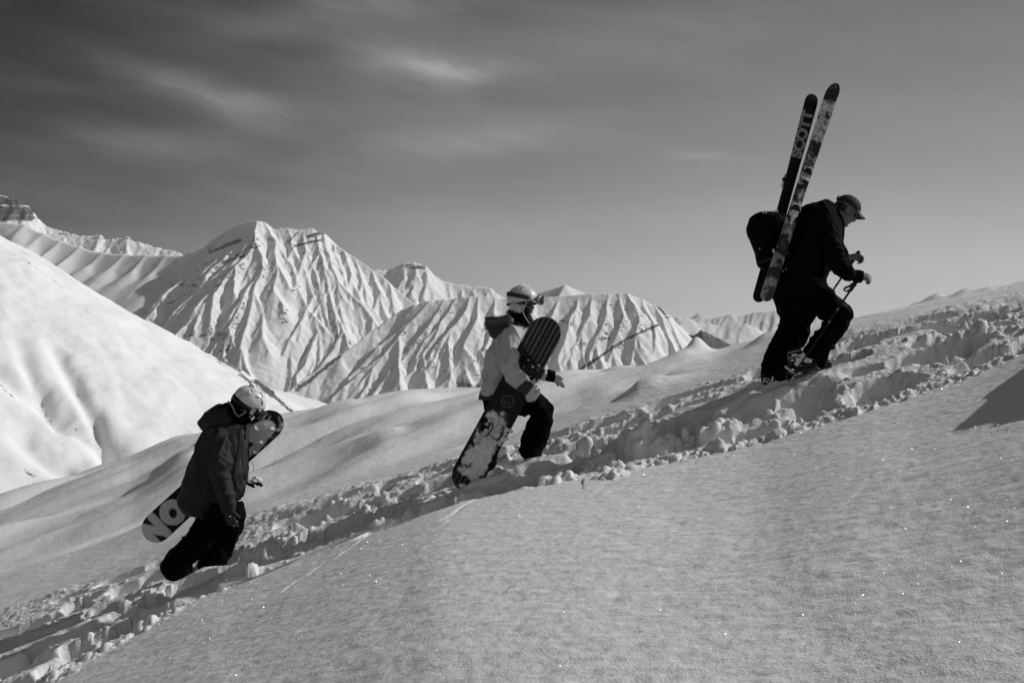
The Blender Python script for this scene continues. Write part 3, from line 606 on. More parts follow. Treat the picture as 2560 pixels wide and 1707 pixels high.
def remesh(name, bm, voxel, material, parent, disp=None, smooth=4, fac=0.5, cut=None):
    bmesh.ops.recalc_face_normals(bm, faces=bm.faces[:])
    me = bpy.data.meshes.new(name+'_src'); bm.to_mesh(me); bm.free()
    o = bpy.data.objects.new(name+'_src', me); C.objects.link(o)
    r_ = o.modifiers.new('r', 'REMESH'); r_.mode = 'VOXEL'; r_.voxel_size = voxel; r_.use_smooth_shade = True
    if smooth: s_ = o.modifiers.new('s', 'SMOOTH'); s_.factor = fac; s_.iterations = smooth
    dg = bpy.context.evaluated_depsgraph_get(); dg.update()
    m2 = bpy.data.meshes.new_from_object(o.evaluated_get(dg)); m2.name = name
    bpy.data.objects.remove(o); bpy.data.meshes.remove(me)
    if disp is not None and len(m2.vertices):
        co = np.zeros(len(m2.vertices)*3, np.float32); m2.vertices.foreach_get('co', co); co = co.reshape(-1, 3)
        no = np.zeros(len(m2.vertices)*3, np.float32); m2.vertex_normals.foreach_get('vector', no); no = no.reshape(-1, 3)
        d = disp(co.astype(float), no.astype(float)); co = co+no*d[:, None].astype(np.float32)
        m2.vertices.foreach_set('co', co.astype(np.float32).ravel()); m2.update()
    if cut is not None:
        b2 = bmesh.new(); b2.from_mesh(m2); bmesh.ops.delete(b2, geom=[v for v in b2.verts if cut(v.co)], context='VERTS'); b2.to_mesh(m2); b2.free()
    return link(name, m2, material, parent)
def ridged(a): return 1-np.abs(a*2-1)*2
def folds(ang, amp, f1=14, f2=3.2, seed=0, crease=()):
    """hanging cloth folds running along the direction ang (degrees from vertical), plus creases round given points"""
    a = math.radians(ang); ca_, sa_ = math.cos(a), math.sin(a)
    def fn(co, no):
        x, y, z = co.T; along = x*sa_+z*ca_; across = x*ca_-z*sa_
        w1 = vn3(across*f1+vn3(x*3, y*3, z*3, seed)*1.6, y*f1*0.7, along*f2, seed+1)
        w2 = vn3(across*f1*2.3, y*f1*1.5, along*f2*2.6, seed+2); w3 = vn3(x*55, y*55, z*55, seed+3)
        d = 1.7*amp*(1.3*(1-np.abs(2*w1-1))**3-0.35+0.55*(1-np.abs(2*w2-1))**1.5-0.25)+amp*0.10*(w3-0.5)
        for (px, py, Yp, rad, angc, fc, am) in crease:
            c = P(px, py, Yp); aa = math.radians(angc); q = (x-c.x)*math.cos(aa)+(z-c.z)*math.sin(aa)
            rr = np.sqrt((x-c.x)**2+(y-c.y)**2*0.3+(z-c.z)**2)
            d = d+am*np.exp(-(rr/rad)**2)*(1-np.abs(2*vn3(q*fc+seed, x*6, z*6, seed+7)-1))**2
        return d
    return fn
def clump(*a, **k): o = remesh(*a, **k); o['kind'] = 'stuff'; return o
def speckle_snow(name, target_pts, size, parent, Y=None, seed=0):
    """small clods of snow stuck on gear"""
    bm = bmesh.new(); r_ = random.Random(seed)
    for p in target_pts:
        s = size*r_.uniform(.5, 1.3)
        for _ in range(3): ell(bm, p+Vector((r_.uniform(-s, s), r_.uniform(-.4, .4)*s, r_.uniform(-s, s)*.6)), s*r_.uniform(.5, .9), s*.5, s*r_.uniform(.4, .7), None, 8)
    return clump(name, bm, max(size*0.22, 0.003), CLOD, parent, disp=lambda co, no: (vn3(co[:,0]*90, co[:,1]*90, co[:,2]*90, seed)-0.5)*size*0.5, smooth=2)
CLOD = mat('stuck_snow', 0.85, 0.8, bump=(160, 0.004), spec=0.1)
SKIN = mat('skin', 0.15, 0.5, bump=(240, 0.0008), spec=0.35)
HAIR = mat('dark_hair', 0.012, 0.5); LIPS = mat('lips', 0.14, 0.45)
BLACKC = mat('black_cloth', 0.004, 0.9, bump=(420, 0.0008), spec=0.06)
PANTS = mat('black_trousers', 0.003, 0.9, bump=(300, 0.001), spec=0.05)
DGREY = mat('dark_grey_shell', 0.028, 0.75, bump=(350, 0.001), spec=0.2, vary=0.12, vscale=5)
LIGHTJ = mat('light_shell', 0.50, 0.7, bump=(300, 0.001), spec=0.2)
MIDG = mat('mid_grey_cloth', 0.05, 0.8, bump=(300, 0.001)); CUFFG = mat('charcoal_cloth', 0.04, 0.8, bump=(300, 0.001))
HELM = mat('pale_helmet', 0.62, 0.32, spec=0.5, coat=0.15); HELM1 = mat('matt_white_helmet', 0.72, 0.33, vary=.22, vscale=16, spec=0.5, coat=0.2)
PLAST = mat('black_plastic', 0.006, 0.4, spec=0.3); LENS = mat('dark_lens', 0.01, 0.06, spec=0.8, coat=1.0); PGREY = mat('grey_plastic', 0.25, 0.4, spec=0.5)
LGREY = mat('light_plastic', 0.6, 0.4); STEEL = mat('steel', 0.35, 0.3, metallic=0.9); WHITE = mat('white_print', 0.72, 0.6)
GLOVE = mat('pale_glove', 0.55, 0.75, bump=(260, 0.0015)); CAPM = mat('grey_cap', 0.022, 0.8, bump=(420, 0.0008), vary=0.25, vscale=30)
CAPL = mat('pale_cap_front', 0.12, 0.8, bump=(420, 0.0008)); POCK = mat('dark_cloth', 0.014, 0.8, bump=(300, 0.001)); FUR = mat('fur', 0.11, 0.6, vary=0.5, vscale=60)

def head(bm, c, face, up, s=1.0, seed=0):
    """adult head: c centre, face = looking direction, up = crown direction"""
    f = face.normalized(); side = up.cross(f).normalized(); u = f.cross(side).normalized()
    q = Matrix((f, side, u)).transposed().to_quaternion()
    def at(a, b, d): return c+(f*a+side*b+u*d)*s
    ell(bm, at(-.012, 0, .03), .096*s, .077*s, .088*s, q, 24)      # skull
    ell(bm, at(.03, 0, -.035), .062*s, .058*s, .075*s, q, 20)       # face
    ell(bm, at(.058, 0, -.095), .030*s, .036*s, .024*s, q, 14)      # chin
    ell(bm, at(.02, 0, -.078), .055*s, .052*s, .034*s, q, 14)       # jaw
    ell(bm, at(.072, 0, .018), .022*s, .052*s, .014*s, q, 14)       # brow
    ell(bm, at(.098, 0, -.030), .018*s, .013*s, .016*s, q, 12)      # nose tip
    ell(bm, at(.088, 0, -.010), .014*s, .010*s, .030*s, q, 12)      # nose bridge
    ell(bm, at(.080, 0, -.058), .016*s, .024*s, .007*s, q, 12)      # upper lip
    ell(bm, at(.078, 0, -.070), .015*s, .022*s, .007*s, q, 12)      # lower lip
    for sg in (-1, 1):
        ell(bm, at(.052, sg*.040, -.030), .024*s, .022*s, .024*s, q, 12)   # cheek
        ell(bm, at(-.008, sg*.078, -.012), .020*s, .010*s, .030*s, q, 12)  # ear
        ell(bm, at(-.014, sg*.083, .004), .016*s, .009*s, .016*s, q, 10)
    return at, q, f, side, u
def hand(bm, wrist, fwd, back, thumb, L=0.18, curl=(1.0, 1.0, 1.0, 1.0), r=0.0088, spread=0.08, thumb_curl=0.5):
    """wrist point, fwd = towards the fingers, back = direction out of the back of the hand, thumb = side of the thumb"""
    f = fwd.normalized(); b = (back-f*back.dot(f)).normalized(); t = f.cross(b).normalized()
    if t.dot(thumb) < 0: t = -t
    pl = L*0.52
    rings = []
    for k, (a, wdt, th) in enumerate([(-.02, .026, .020), (.15, .030, .019), (.5, .038, .017), (.85, .042, .015), (1.0, .040, .012)]):
        rings.append(ring(bm, wrist+f*pl*a, t*wdt*L/.18, b*th*L/.18, 14))
    bridge(bm, rings)
    lens = (.42, .47, .44, .34)
    for k in range(4):
        off = (0.030-0.020*k)*L/.18; p = wrist+f*pl*0.93+t*off; ang = (0.03-0.022*k)*spread*12; d = (f+t*ang).normalized(); ln = lens[k]*L; pts = [(p-d*.012, r*1.1)]
        cu = curl[k]; cur = 0.0
        for seg, fr_ in enumerate((.45, .30, .25)):
            cur += cu*(.75 if seg == 0 else .85); dd = (d*math.cos(cur)-b*math.sin(cur)).normalized(); p = p+dd*ln*fr_; pts.append((p, r*(1.0-.09*seg)))
        tube3(bm, pts, 10)
    p = wrist+f*pl*.22+t*.024*L/.18; d = (f*.72+t*.62-b*.25).normalized(); pts = [(p-d*.01, r*1.35)]
    for seg, fr_ in enumerate((.17, .16, .13)):
        p = p+d*L*fr_; pts.append((p, r*(1.25-.12*seg))); d = (d+(f*.5-b*.5-t*.35)*thumb_curl).normalized()
    tube3(bm, pts, 10)
def arc_band(bm, c, q, rx, ry, a0, a1, z, hz_, th, n=26, tilt=0.0):
    """a band (goggle strap, helmet rim) wrapped round an ellipse in the head frame (x face, y side, z up)"""
    Mq = q.to_matrix(); ins = []
    for i in range(n+1):
        a = a0+(a1-a0)*i/n; zc = z+tilt*math.cos(a)
        o_ = Vector((math.cos(a)*rx, math.sin(a)*ry, 0)); nn = Vector((math.cos(a)/rx, math.sin(a)/ry, 0)).normalized()
        ins.append([bm.verts.new(c+Mq @ (o_+nn*th*s1+Vector((0, 0, zc+hz_*s2)))) for s1, s2 in ((0, -1), (1, -1), (1, 1), (0, 1))])
    for a, b in zip(ins[:-1], ins[1:]):
        for k in range(4): bm.faces.new((a[k], a[(k+1) % 4], b[(k+1) % 4], b[k]))
    bm.faces.new(ins[0][::-1]); bm.faces.new(ins[-1])
def shell(bm, c, q, rx, ry, rz, zcut, brim=0.0, n=40, th=0.012):
    """helmet / cap dome: superellipsoid above a cut that dips at the back"""
    Mq = q.to_matrix(); rings = []
    K = 14
    for k in range(K+1):
        rr = []
        for i in range(n):
            a = 2*math.pi*i/n; lo_ = zcut(a); e0 = math.asin(max(-.95, min(.95, lo_/rz))); e = e0+(math.pi/2*0.985-e0)*k/K
            rr.append(bm.verts.new(c+Mq @ Vector((math.cos(a)*math.cos(e)*rx, math.sin(a)*math.cos(e)*ry, math.sin(e)*rz))))
        rings.append(rr)
    inner = []
    for i in range(n): v = rings[0][i].co; inner.append(bm.verts.new(c+(v-c)*(1-th/0.1)))
    bridge(bm, [inner]+rings, cap=False); bm.faces.new(rings[-1]); 
def text_mesh(name, body, size, M_, material, parent, ext=0.0008, bold=0.0):
    cu = bpy.data.curves.new(name, 'FONT'); cu.body = body; cu.size = size; cu.extrude = ext; cu.offset = bold; cu.align_x = 'CENTER'; cu.align_y = 'CENTER'
    o = bpy.data.objects.new(name, cu); C.objects.link(o); dg = bpy.context.evaluated_depsgraph_get(); dg.update()
    me = bpy.data.meshes.new_from_object(o.evaluated_get(dg)); bpy.data.objects.remove(o); me.transform(M_); me.name = name
    return link(name, me, material, parent, smooth=False)
def plank(name, A, B, width, thick, nrm, ends, material, parent, wfun=None, bend=(0, 0), n=60, m_=10, sidecut=0.0):
    """board or ski from tail A to nose B; nrm = direction of the face towards the camera; ends = (tail curve, nose curve) length as fractions"""
    ax = (B-A); L = ax.length; ax = ax.normalized(); wv = ax.cross(nrm).normalized(); nv = wv.cross(ax).normalized(); bm = bmesh.new(); top = []; bot = []
    ts = [0.5-0.5*math.cos(math.pi*i/n) for i in range(n+1)]
    for t in ts:
        s = t*L; e0, e1 = ends
        wr = 1.0
        if s < e0: wr = math.sqrt(max(0, 1-((e0-s)/e0)**2.2))
        if L-s < e1: wr = math.sqrt(max(0, 1-((e1-(L-s))/e1)**2.2))
        hw = width/2*wr*(1-sidecut*math.sin(math.pi*t)) if wfun is None else wfun(t)*wr/2
        hw = max(hw, 0.001); lift = 0.0
        if s < e0*1.6: lift = bend[0]*((e0*1.6-s)/(e0*1.6))**2
        if L-s < e1*1.6: lift = bend[1]*((e1*1.6-(L-s))/(e1*1.6))**2
        c = A+ax*s+nv*lift
        top.append([bm.verts.new(c+wv*hw*(2*j/m_-1)+nv*thick/2) for j in range(m_+1)]); bot.append([bm.verts.new(c+wv*hw*(2*j/m_-1)-nv*thick/2) for j in range(m_+1)])
    for i in range(n):
        for j in range(m_):
            bm.faces.new((top[i][j], top[i][j+1], top[i+1][j+1], top[i+1][j])); bm.faces.new((bot[i][j], bot[i+1][j], bot[i+1][j+1], bot[i][j+1]))
        bm.faces.new((top[i][0], top[i+1][0], bot[i+1][0], bot[i][0])); bm.faces.new((top[i][m_], bot[i][m_], bot[i+1][m_], top[i+1][m_]))
    bm.faces.new(top[0][::-1]+bot[0]); bm.faces.new(top[-1]+bot[-1][::-1])
    o = from_bm(name, bm, material, parent, smooth=False)
    return o, ax, wv, nv, L
def plank_mat(name, A, ax, wv, fn, rough=0.35, coat=0.3, bump=None):
    """material in board coordinates: fn(n, s, t) -> grey value, s metres from the tail, t metres across"""
    m = bpy.data.materials.new(name); m.use_nodes = True; n = NT(m.node_tree); p = n.n['Principled BSDF']; p.inputs['Roughness'].default_value = rough; p.inputs['Coat Weight'].default_value = coat*.2; p.inputs['Coat Roughness'].default_value = 0.3; p.inputs['Specular IOR Level'].default_value = 0.12
    g = n.node('ShaderNodeNewGeometry')
    def dot(v):
        d = n.node('ShaderNodeVectorMath', operation='DOT_PRODUCT'); n.l.new(g.outputs['Position'], d.inputs[0]); d.inputs[1].default_value = v; return d.outputs['Value']
    s = n.m('SUBTRACT', dot(ax), A.dot(ax)); t = n.m('SUBTRACT', dot(wv), A.dot(wv))
    val, rg = fn(n, s, t, n.vec(s, t, 0.0)); n.set(p.inputs['Base Color'], n.gray(val))
    if rg is not None: n.set(p.inputs['Roughness'], rg); pass
    if bump is not None:
        b = n.node('ShaderNodeBump'); b.inputs['Distance'].default_value = 0.004; n.set(b.inputs['Height'], bump(n, s, t, n.vec(s, t, 0.0))); n.l.new(b.outputs[0], p.inputs['Normal'])
    return m
def blob(n, s, t, s0, t0, rs, rt, rot=0.0):
    a = n.m('SUBTRACT', s, s0); b = n.m('SUBTRACT', t, t0); c_, s_ = math.cos(rot), math.sin(rot)
    p = n.m('DIVIDE', n.m('ADD', n.m('MULTIPLY', a, c_), n.m('MULTIPLY', b, s_)), rs); q = n.m('DIVIDE', n.m('SUBTRACT', n.m('MULTIPLY', b, c_), n.m('MULTIPLY', a, s_)), rt)
    return n.m('SQRT', n.m('ADD', n.m('MULTIPLY', p, p), n.m('MULTIPLY', q, q)))
def stroke(n, s, t, a0, b0, a1, b1):
    """distance to a segment in board coordinates"""
    dx, dy = a1-a0, b1-b0; L2 = dx*dx+dy*dy
    u = n.m('DIVIDE', n.m('ADD', n.m('MULTIPLY', n.m('SUBTRACT', s, a0), dx), n.m('MULTIPLY', n.m('SUBTRACT', t, b0), dy)), L2, clamp=True)
    ex = n.m('SUBTRACT', n.m('SUBTRACT', s, a0), n.m('MULTIPLY', u, dx)); ey = n.m('SUBTRACT', n.m('SUBTRACT', t, b0), n.m('MULTIPLY', u, dy))
    return n.m('SQRT', n.m('ADD', n.m('MULTIPLY', ex, ex), n.m('MULTIPLY', ey, ey)))

# ------------------------------------------------------------------ the snowboarder in the dark jacket (left)
Y1 = 8.6; z1 = frame(320, 920, 2.8)
def S1(*pts): return [(*z1(a, b), *z1(c, d), *r_) for a, b, c, d, *r_ in pts]
def L1(*pts): return [(*z1(a, b), r/2.8, *r_) for a, b, r, *r_ in pts]
p1 = empty('person', P(*z1(470, 1420), Y1)); tag(p1, 'lowest climber in a dark grey hooded jacket and white helmet with bowed head', 'person', 'climbers walking up the snow track')
bm = bmesh.new()
hc = P(*z1(836, 250), Y1); fdir = Vector((.80, 0, -.60)); udir = Vector((.60, 0, .80))
at, q1, *_ = head(bm, hc+fdir*.012, fdir, udir, 1.08)
tube3(bm, [(at(-.03, 0, -.06), .055), (P(*z1(740, 370), Y1), .06), (P(*z1(690, 440), Y1), .07)])
loft(bm, S1((600,440,760,440,.15), (540,600,770,600,.15), (480,800,760,800,.14), (450,980,740,960,.15)), Y1)
limb(bm, L1((660,480,40,-.17), (650,720,32,-.22), (700,930,24,-.22), (705,990,20,-.22)), Y1)
limb(bm, L1((690,470,40,.17), (720,700,30,.24), (800,800,22,.27), (830,800,18,.27)), Y1)
hand(bm, P(*z1(702, 985), Y1-.22), Vector((.25, 0, -1)), Vector((-.3, -.8, 0)), Vector((1, 0, 0)), L=.165, curl=(.55, .5, .5, .55))
hand(bm, P(*z1(825, 800), Y1+.27), Vector((1, 0, .05)), Vector((0, 0, 1)), Vector((0, -1, 0)), L=.13, curl=(.4, .4, .4, .4))
limb(bm, L1((570,960,50,-.10), (520,1150,40,-.10), (350,1380,26,-.10)), Y1); limb(bm, L1((680,960,50,.08), (700,1130,40,.08), (560,1390,26,.08)), Y1)
remesh('body', bm, .0065, SKIN, p1, smooth=2)
# jacket
bm = bmesh.new()
loft(bm, S1((700,335,742,395,.06), (640,380,785,392,.12), (560,430,815,400,.185), (535,470,822,450,.20), (500,540,823,520,.205), (468,620,822,600,.205), (440,690,822,680,.205), (412,770,818,770,.21), (385,850,800,850,.215), (362,925,785,905,.215), (358,945,760,915,.21)), Y1, 26, .8)
loft(bm, S1((385,860,770,840,.21), (357,930,660,960,.215), (385,965,640,1000,.21), (430,985,625,1022,.20), (500,1015,610,1038,.18)), Y1, 22, .85)
remesh('jacket', bm, .009, DGREY, p1, disp=folds(-12, .013, 11, 2.2, 3, [(*z1(590, 560), Y1-.2, .25, 60, 24, .010), (*z1(480, 900), Y1-.2, .16, 30, 20, .008)]), smooth=8)
bm = bmesh.new()
limb(bm, L1((655,470,62,-.14,.085), (665,540,70,-.19,.085), (650,640,72,-.23,.085), (640,740,70,-.25,.082), (665,820,64,-.26,.078), (695,890,54,-.26,.07), (702,955,44,-.26,.058), (700,985,41,-.26,.052)), Y1, 22)
limb(bm, L1((700,470,55,.16,.08), (730,620,60,.24,.08), (765,750,52,.28,.075), (800,800,36,.28,.05)), Y1, 18)
remesh('sleeve', bm, .007, DGREY, p1, disp=folds(8, .010, 12, 4, 9, [(*z1(620, 745), Y1-.3, .12, 75, 30, .012), (*z1(690, 640), Y1-.3, .12, 40, 28, .010), (*z1(690, 880), Y1-.3, .12, 85, 26, .010)]), smooth=5)
bm = bmesh.new()   # hood lying on the back and the dark lining of the collar
loft(bm, S1((516,380,520,400,.05), (520,345,545,432,.12), (545,305,600,445,.155), (590,278,680,440,.165), (640,262,740,425,.15), (700,268,770,400,.11)), Y1, 22, .9)
remesh('hood', bm, .007, DGREY, p1, disp=folds(60, .010, 13, 5, 15), smooth=5)
bm = bmesh.new(); loft(bm, S1((640,256,668,330,.09), (665,252,745,392,.10), (720,240,800,392,.095), (760,240,850,392,.085), (800,280,862,385,.07), (835,310,864,372,.05)), Y1, 20)
remesh('neck_gaiter', bm, .006, BLACKC, p1, disp=folds(50, .006, 20, 6, 21), smooth=4)
# front flap, zip and pocket
bm = bmesh.new(); tube3(bm, [(P(*z1(790, 405), Y1-.175), .010), (P(*z1(775, 560), Y1-.19), .011), (P(*z1(750, 690), Y1-.20), .010), (P(*z1(735, 800), Y1-.20), .008)]); from_bm('storm_flap', bm, DGREY, p1)
bm = bmesh.new(); loft(bm, S1((790,420,824,420,.14,.02), (785,560,826,540,.15,.02), (765,700,826,660,.15,.02), (755,800,822,770,.15,.02), (750,880,795,860,.14,.02), (770,912,786,916,.12,.02)), Y1, 16); remesh('front_panel', bm, .007, BLACKC, p1, disp=folds(0, .006, 16, 4, 5), smooth=3)
bm = bmesh.new(); tube3(bm, [(P(*z1(808, 435), Y1-.155), .003), (P(*z1(812, 460), Y1-.155), .003)], 6); tube3(bm, [(P(*z1(788, 640), Y1-.16), .0025), (P(*z1(782, 720), Y1-.16), .0025)], 6); tube3(bm, [(P(*z1(772, 727), Y1-.165), .002), (P(*z1(802, 724), Y1-.165), .002)], 6); from_bm('zip_puller', bm, PGREY, p1)
bm = bmesh.new(); tube3(bm, [(P(*z1(420, 985), Y1-.20), .006), (P(*z1(520, 1020), Y1-.19), .006), (P(*z1(600, 1030), Y1-.18), .006)]); from_bm('hem_cord', bm, DGREY, p1)
# trousers
bm = bmesh.new()
loft(bm, S1((500,985,790,950,.17), (502,1040,806,1010,.175), (500,1080,812,1060,.17)), Y1, 20)
limb(bm, L1((600,1050,100,-.06,.12), (560,1120,98,-.08,.115), (500,1190,92,-.10,.11), (440,1260,88,-.10,.105), (370,1340,92,-.10,.11), (335,1400,100,-.10,.115), (330,1430,92,-.10,.11)), Y1, 20)
limb(bm, L1((715,1040,95,.07,.12), (722,1110,90,.08,.115), (688,1180,84,.08,.105), (650,1250,84,.08,.105), (610,1330,86,.08,.11), (585,1390,92,.08,.115), (578,1410,86,.08,.11)), Y1, 20)
remesh('trousers', bm, .009, PANTS, p1, disp=folds(-25, .010, 13, 3.5, 33, [(*z1(480, 1180), Y1-.2, .15, 60, 25, .010), (*z1(330, 1380), Y1-.2, .12, 70, 25, .012)]), smooth=4)
for px_, py_, dy_ in ((350, 1452, -.10), (585, 1420, .08)):
    bm = bmesh.new(); a, b = z1(px_-60, py_), z1(px_+95, py_+18)
    limb(bm, [(*z1(px_-20, py_-30), 17, dy_, .05), (*z1(px_-15, py_), 18, dy_, .055), (*z1(px_+15, py_+14), 14, dy_, .05), (*z1(px_+80, py_+10), 11, dy_, .048), (*z1(px_+105, py_+10), 8, dy_, .04)], Y1); remesh('boot', bm, .006, MIDG, p1, smooth=3)
# gloves
bm = bmesh.new(); hand(bm, P(*z1(700, 985), Y1-.26), Vector((.22, 0, -1)), Vector((-.2, -.9, 0)), Vector((1, 0, 0)), L=.19, curl=(.35, .45, .5, .55), r=.0125)
limb(bm, L1((700,960,44,-.26,.05), (702,1000,38,-.26,.045)), Y1); remesh('glove', bm, .0045, CUFFG, p1, smooth=2)
bm = bmesh.new(); hand(bm, P(*z1(828, 800), Y1+.27), Vector((1, 0, .08)), Vector((0, -.2, 1)), Vector((0, -1, 0)), L=.16, curl=(.35, .4, .5, .5), r=.012); remesh('glove', bm, .0045, BLACKC, p1, smooth=2)
speckle_snow('snow_clump', [P(*z1(a, b), Y1+.26) for a, b in ((850,798),(870,788),(890,785),(905,792),(880,795),(860,806),(898,800))], .032, p1, seed=4)
speckle_snow('snow_clump', [P(*z1(a, b), Y1-.29) for a, b in ((715,1040),(700,1030),(722,1060),(738,1090),(745,1105))], .007, p1, seed=5)
bm = bmesh.new(); loft(bm, S1((570,985,600,1040,.03,-.22), (600,960,650,1040,.04,-.22), (640,950,690,1010,.03,-.22)), Y1, 12); remesh('dark_hem_piece', bm, .006, BLACKC, p1, smooth=3, disp=folds(40, .006, 20, 5, 8))  # black cloth piece at the jacket hem, behind the near glove
# helmet, goggles
def zc1(a): return -.035-.035*max(0, -math.cos(a))+.045*max(0, math.cos(a))
bm = bmesh.new(); hcn = at(-.010, 0, .030); shell(bm, hcn, q1, .146, .120, .132, zc1); helm = from_bm('helmet', bm, HELM1, p1)
bm = bmesh.new()
for a_, d_ in ((2.9, .2), (0.35, .55), (-0.5, .6), (.1, .95), (-.9, 1.05), (0.9, .95), (-.1, 1.25)):
    dirv = q1.to_matrix() @ Vector((math.cos(d_)*math.cos(a_*.35)*.146, -math.sin(.55)*.120, math.sin(d_)*.118))
for a_, e_ in ((-.55, .42), (-1.1, .75), (-1.75, .62), (-.9, 1.05)):
    v = Vector((math.cos(a_)*math.cos(e_)*.147, math.sin(a_)*math.cos(e_)*.121, math.sin(e_)*.133)); nn = (q1.to_matrix() @ v).normalized(); tdir = (q1.to_matrix() @ Vector((1, 0, -.2))); tdir = (tdir-nn*tdir.dot(nn)).normalized()
    box(bm, hcn+q1.to_matrix() @ v, tdir, nn.cross(tdir), nn, .013, .0035, .002)
from_bm('vent', bm, PLAST, helm)
bm = bmesh.new(); arc_band(bm, hcn, q1, .136, .112, math.pi*.62, math.pi*1.55, -.055, .024, .006); arc_band(bm, hcn, q1, .128, .106, math.pi*1.1, math.pi*1.72, -.085, .024, .006); from_bm('ear_pad', bm, BLACKC, helm)
bm = bmesh.new(); rr_ = random.Random(2)
for k in range(110):
    a_ = rr_.uniform(-2.6, -.4); e_ = rr_.uniform(.55, 1.35)
    v = Vector((math.cos(a_)*math.cos(e_)*.145, math.sin(a_)*math.cos(e_)*.119, math.sin(e_)*.131)); s_ = rr_.uniform(.005, .015)
    if vn3(np.array([v.x*30]), np.array([v.y*30]), np.array([v.z*30]), 3)[0] > .45: ell(bm, hcn+q1.to_matrix() @ v, s_, s_, s_*.6, q1, 8)
for k in range(14): a_ = rr_.uniform(0, 6.28); ell(bm, hcn+q1.to_matrix() @ Vector((-.035+.035*math.cos(a_), .035*math.sin(a_), .126+rr_.uniform(-.006, .008))), .02, .02, .012, q1, 8)
remesh('snow_cap', bm, .0045, CLOD, helm, smooth=2, disp=lambda co, no: (vn3(co[:,0]*110, co[:,1]*110, co[:,2]*110, 5)-.5)*.010)
def goggles(parent, hcn, q, rx, ry, z, mat_strap, mat_frame, tilt=0.0, logo=None, fx=.02):
    bm = bmesh.new(); arc_band(bm, hcn, q, rx+.003, ry+.003, math.pi*.32, math.pi*1.68, z, .019, .004, 40, tilt); st = from_bm('goggle_strap', bm, mat_strap, parent)
    g = None; bm = bmesh.new(); Mq = q.to_matrix()
    zf = z+tilt
    rg = []
    for dx, sc in ((0, .80), (.012, .98), (.030, 1.0), (.042, .95)):
        vs = []
        for i in range(32):
            a = 2*math.pi*i/32; yv = math.copysign(abs(math.cos(a))**.7, math.cos(a))*.082*sc; zv = math.copysign(abs(math.sin(a))**.75, math.sin(a))*.043*sc
            vs.append(bm.verts.new(hcn+Mq @ Vector((rx-.012+dx+fx-(yv/.082)**2*.036, yv, zf+zv))))
        rg.append(vs)
    bridge(bm, rg); fr_ = from_bm('goggle_frame', bm, mat_frame, parent)
    bm = bmesh.new(); vs = []
    for sc, dx in ((1.0, .0), (.6, .006), (.2, .009)):
        vv = []
        for i in range(32):
            a = 2*math.pi*i/32; yv = math.copysign(abs(math.cos(a))**.7, math.cos(a))*.074*sc; zv = math.copysign(abs(math.sin(a))**.75, math.sin(a))*.036*sc
            vv.append(bm.verts.new(hcn+Mq @ Vector((rx-.012+.0455+fx+dx-(yv/.082)**2*.036, yv, zf+zv))))
        vs.append(vv)
    bridge(bm, vs); from_bm('lens', bm, LENS, fr_)
    return st
gs = goggles(p1, hcn, q1, .140, .117, -.040, PLAST, PLAST, tilt=.0, fx=.006)
def strap_text(body, size, ang, z, rx, ry, hcn, q, material, parent, flip=1, bold=.001, name='lettering'):
    Mq = q.to_matrix(); a = ang; nrm = (Mq @ Vector((math.cos(a)/rx, math.sin(a)/ry, 0))).normalized(); upv = Mq @ Vector((0, 0, 1)); xd = upv.cross(nrm).normalized()
    c = hcn+Mq @ Vector((math.cos(a)*(rx+.0085), math.sin(a)*(ry+.0085), z)); M4 = Matrix.Translation(c) @ Matrix((xd, upv, nrm)).transposed().to_4x4()
    return text_mesh(name, body, size, M4, material, parent, bold=bold)
strap_text('E', .062, -.92, -.040, .143, .120, hcn, q1, WHITE, gs, bold=.005)
bm = bmesh.new()
for a_, b_ in (((700, 232), (728, 262)), ((728, 262), (752, 318)), ((752, 318), (775, 338)), ((825, 308), (782, 335)), ((790, 285), (826, 306))):
    tube3(bm, [(P(*z1(*a_), Y1-.115), .0065), (P(*z1(*b_), Y1-.110), .0065)], 8, .5)
from_bm('chin_strap', bm, PGREY, helm)
